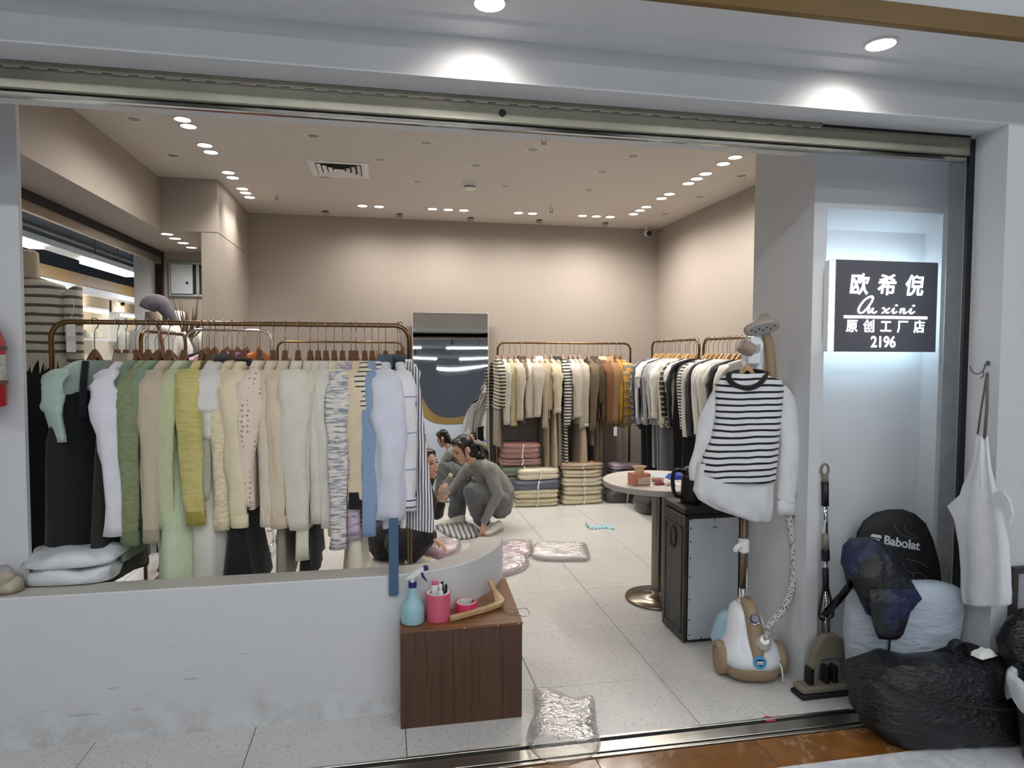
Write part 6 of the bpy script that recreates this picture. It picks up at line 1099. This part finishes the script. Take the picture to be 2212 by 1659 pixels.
pb = remesh('body', q, M_skin, pg, .0065, 3); face_parts(HMx, pg)
q = MB(); q.ell((0, .026, .046), (.080, .090, .082), 18, 12, HMx); q.ell((0, .055, .0), (.070, .062, .075), 16, 10, HMx); q.ell((0, -.030, .098), (.062, .05, .025), 14, 8, HMx)
for s_ in (-1, 1): chain(q, [(HMx @ Vector((s_*.062, -.035, .075)), .022), (HMx @ Vector((s_*.074, -.025, .03)), .012), (HMx @ Vector((s_*.072, -.035, -.035)), .006), (HMx @ Vector((s_*.068, -.045, -.085)), .003)])
q.ell(W(1016, 976, 5.65), .066, 14, 10); q.ell(W(1030, 984, 5.66), .044, 14, 10); q.ell(W(1040, 989, 5.67), .032, 14, 10); remesh('hair', q, M_hairk, pg, .006, 2)
M_cardi = F('8b8b87', 'rib'); M_trou = F('66686a')
q = MB(); chain(q, [(sho, .088), (che, .122), (wai, .128), (W(1080, 1060, 5.73), .122)]); chain(q, [(sho+Vector((.01, 0, 0)), .075), (ns, .064), (ne, .052), (nw+Vector((.004, 0, .014)), .036)]); chain(q, [(sho, .075), (fs, .062), (fe, .050), (fwr+Vector((.01, 0, .008)), .035)]); cap(q, nk+Vector((.02, .0, -.012)), .06, sho, .08)
cd_ = remesh('cardigan', q, M_cardi, pg, .0085, 5, .007)
q = MB()
for i in range(3): p = W(1016-2*i, 1018+9*i, 5.60); q.ell(p, .006, 8, 6)
q.build('button', M_chrome, cd_, 'all')
q = MB(); chain(q, [(W(1082, 1066, 5.73), .118), (pel+Vector((.008, 0, -.005)), .125), (W(1079, 1092, 5.70), .115)]); chain(q, [(nh, .112), (W(1048, 1068, 5.55), .098), (nkn, .078), (W(1030, 1095, 5.55), .074), (na+Vector((0, 0, .01)), .072)]); chain(q, [(fh, .105), (W(1030, 1056, 5.86), .092), (fkn, .076), (W(990, 1080, 5.90), .074), (fa+Vector((0, 0, .012)), .078)]); remesh('trousers', q, M_trou, pg, .0085, 5, .012)
M_shoe = F('d5d1c6'); M_sole = solid('shoe_sole', 'a39a86', .6)
def shoe(heel, toe, parent):
    h_, t_ = Vector(heel), Vector(toe); h_.z = t_.z = 0; d = (t_-h_).normalized(); s_ = Vector((-d.y, d.x, 0)); L = (t_-h_).length; rows_ = [(0, .030, .085), (.12, .036, .095), (.35, .036, .085), (.55, .040, .062), (.8, .043, .048), (.95, .034, .038), (1, .015, .028)]
    q = MB(); q.loft([[h_+d*L*u+s_*w_*math.cos(a_)+Vector((0, 0, .022+(z-.022)*max(0, math.sin(a_)))) for a_ in [2*PI*k/18 for k in range(18)]] for u, w_, z in rows_], True); o = q.build('shoe', M_shoe, parent, 'all')
    q = MB(); q.loft([[h_+d*L*u+s_*w_*1.06*x+Vector((0, 0, z)) for x, z in ((-1, .001), (1, .001), (1, .026), (-1, .026))] for u, w_, _ in [(-.02, .026, 0)]+rows_[1:]], True); q.build('sole', M_sole, o)
    q = MB()
    for u in (.42, .5, .58): q.tube([h_+d*L*u+s_*x+Vector((0, 0, z)) for x, z in ((-.024, .068-.1*(u-.42)), (0, .082-.12*(u-.42)), (.024, .068-.1*(u-.42)))], .003, 5)
    q.build('laces', M_white_cl, o, 'all')
g_ = Vector((0, 0, o_.z)); shoe(onz(1081, 1146, 0)-o_, onz(1046, 1160, 0)-o_, pg); shoe(onz(1005, 1134, 0)-o_, onz(949, 1137, 0)-o_, pg)
q = MB(); tg = W(1100, 1078, 5.70); q.loft([[tg+Vector((x+.02*s_, y, z)) for x, y in ((-.028, 0), (.028, 0), (.028, .002), (-.028, .002))] for z, s_ in ((.09, -1.2), (-.07, 1.3))], True); q.build('paper_tag', M_paper, pg)
# --- woman in black, low behind the front rack, looking up to the right
pk = thing('person', 'woman with long brown hair in black clothes crouching behind the front rack', 'person', (.1, 4.95, 0)); o_ = Vector(pk.location)
def W(px, py, Y): return at(px, py, Y)-o_
pel, wai, che, sho = W(862, 1164, 5.0), W(872, 1125, 4.98), W(886, 1082, 4.96), W(896, 1058, 4.95); hc = W(921, 1004, 4.92); nk = W(905, 1040, 4.94)
ns, ne, nw = W(918, 1062, 4.80), W(944, 1108, 4.74), W(952, 1084, 4.68); fs, fe, fwr = W(884, 1064, 5.10), W(906, 1130, 4.86), W(930, 1160, 4.70)
nh, nkn, na = W(868, 1172, 4.86), W(918, 1160, 4.72), W(890, 1196, 4.80); fh, fkn, fa = W(852, 1174, 5.12), W(908, 1168, 5.16), W(880, 1196, 5.1)
q = MB(); HMx = head(q, hc, (.70, -.62, .10), (-.12, 0, 1), .98)
chain(q, [(hc+Vector((-.02, .01, -.03)), .045), (nk, .045), (sho, .07), (che, .095), (wai, .095), (pel, .11)]); chain(q, [(sho, .06), (ns, .045), (ne, .036), (nw, .025)]); chain(q, [(sho, .06), (fs, .045), (fe, .036), (fwr, .025)])
chain(q, [(pel, .09), (nh, .085), (nkn, .055), (na, .04)]); chain(q, [(pel, .09), (fh, .085), (fkn, .055), (fa, .04)])
for a_ in (na, fa): chain(q, [(a_, .036), (Vector((a_.x, a_.y, .04)), .036), (Vector((a_.x+.13, a_.y-.02, .03)), .026)])
hand(q, nw, (.02, -.1, 1), (.9, .3, 0), 1.0, .7, -1); hand(q, fwr, (.75, -.25, -.45), (.2, -.2, -1), 1.0, .35, 1)
remesh('body', q, M_skin, pk, .0065, 3); face_parts(HMx, pk)
q = MB(); q.ell((0, .024, .050), (.082, .092, .082), 18, 12, HMx); q.ell((0, .060, -.01), (.074, .060, .085), 16, 10, HMx); q.ell((.0, -.020, .098), (.060, .055, .022), 14, 8, HMx)
for s_ in (-1, 1): chain(q, [(HMx @ Vector((s_*.045, -.045, .085)), .020), (HMx @ Vector((s_*.074, -.012, .03)), .022), (HMx @ Vector((s_*.078, .015, -.06)), .026), (HMx @ Vector((s_*.078, .035, -.14)), .026), (HMx @ Vector((s_*.065, .055, -.20)), .018)])
chain(q, [(HMx @ Vector((0, .085, -.02)), .055), (HMx @ Vector((0, .09, -.13)), .055), (HMx @ Vector((0, .085, -.2)), .035)]); remesh('hair', q, M_hairb, pk, .006, 2)
M_blk = F(BLK); q = MB(); chain(q, [(nk+Vector((0, 0, -.03)), .058), (sho, .085), (che, .122), (wai, .125), (pel+Vector((0, 0, .03)), .14)]); chain(q, [(sho, .07), (ns, .062), (ne, .052), (nw+Vector((0, 0, -.02)), .036)]); chain(q, [(sho, .07), (fs, .06), (fe, .05), (fwr+Vector((-.03, .01, .02)), .036)]); remesh('sweater', q, M_blk, pk, .0085, 4, .007)
q = MB(); chain(q, [(wai, .12), (pel, .15)]); cap(q, W(838, 1168, 5.0), .15, pel, .15); chain(q, [(nh, .12), (nkn, .082), (na, .07)]); chain(q, [(fh, .12), (fkn, .082), (fa, .07)]); remesh('trousers', q, F('18181a'), pk, .0085, 4, .01)
for a_, la in ((na, 0), (fa, 1)): shoe(Vector((a_.x-.05, a_.y, 0)), Vector((a_.x+.18, a_.y-.03, 0)), pk)
t = thing('water_bottle', 'clear plastic water bottle with a pale cap held up by the woman in black', 'bottle', tuple(at(962, 1056, 4.66)), 0); t.rotation_euler = (0, .35, 0); M_pet = clear('clear_pet', (.92, .97, .95), .05, .05)
MB().lathe([(.026, -.09), (.030, -.085), (.030, -.02), (.028, -.01), (.030, 0), (.030, .05), (.014, .085), (.012, .095)], 20).build('bottle_body', M_pet, t, 'all'); MB().lathe([(.0145, .092), (.0145, .112), (.012, .114)], 16).build('cap', solid('pale_green_cap', 'dfe8b0', .4), t, 30)
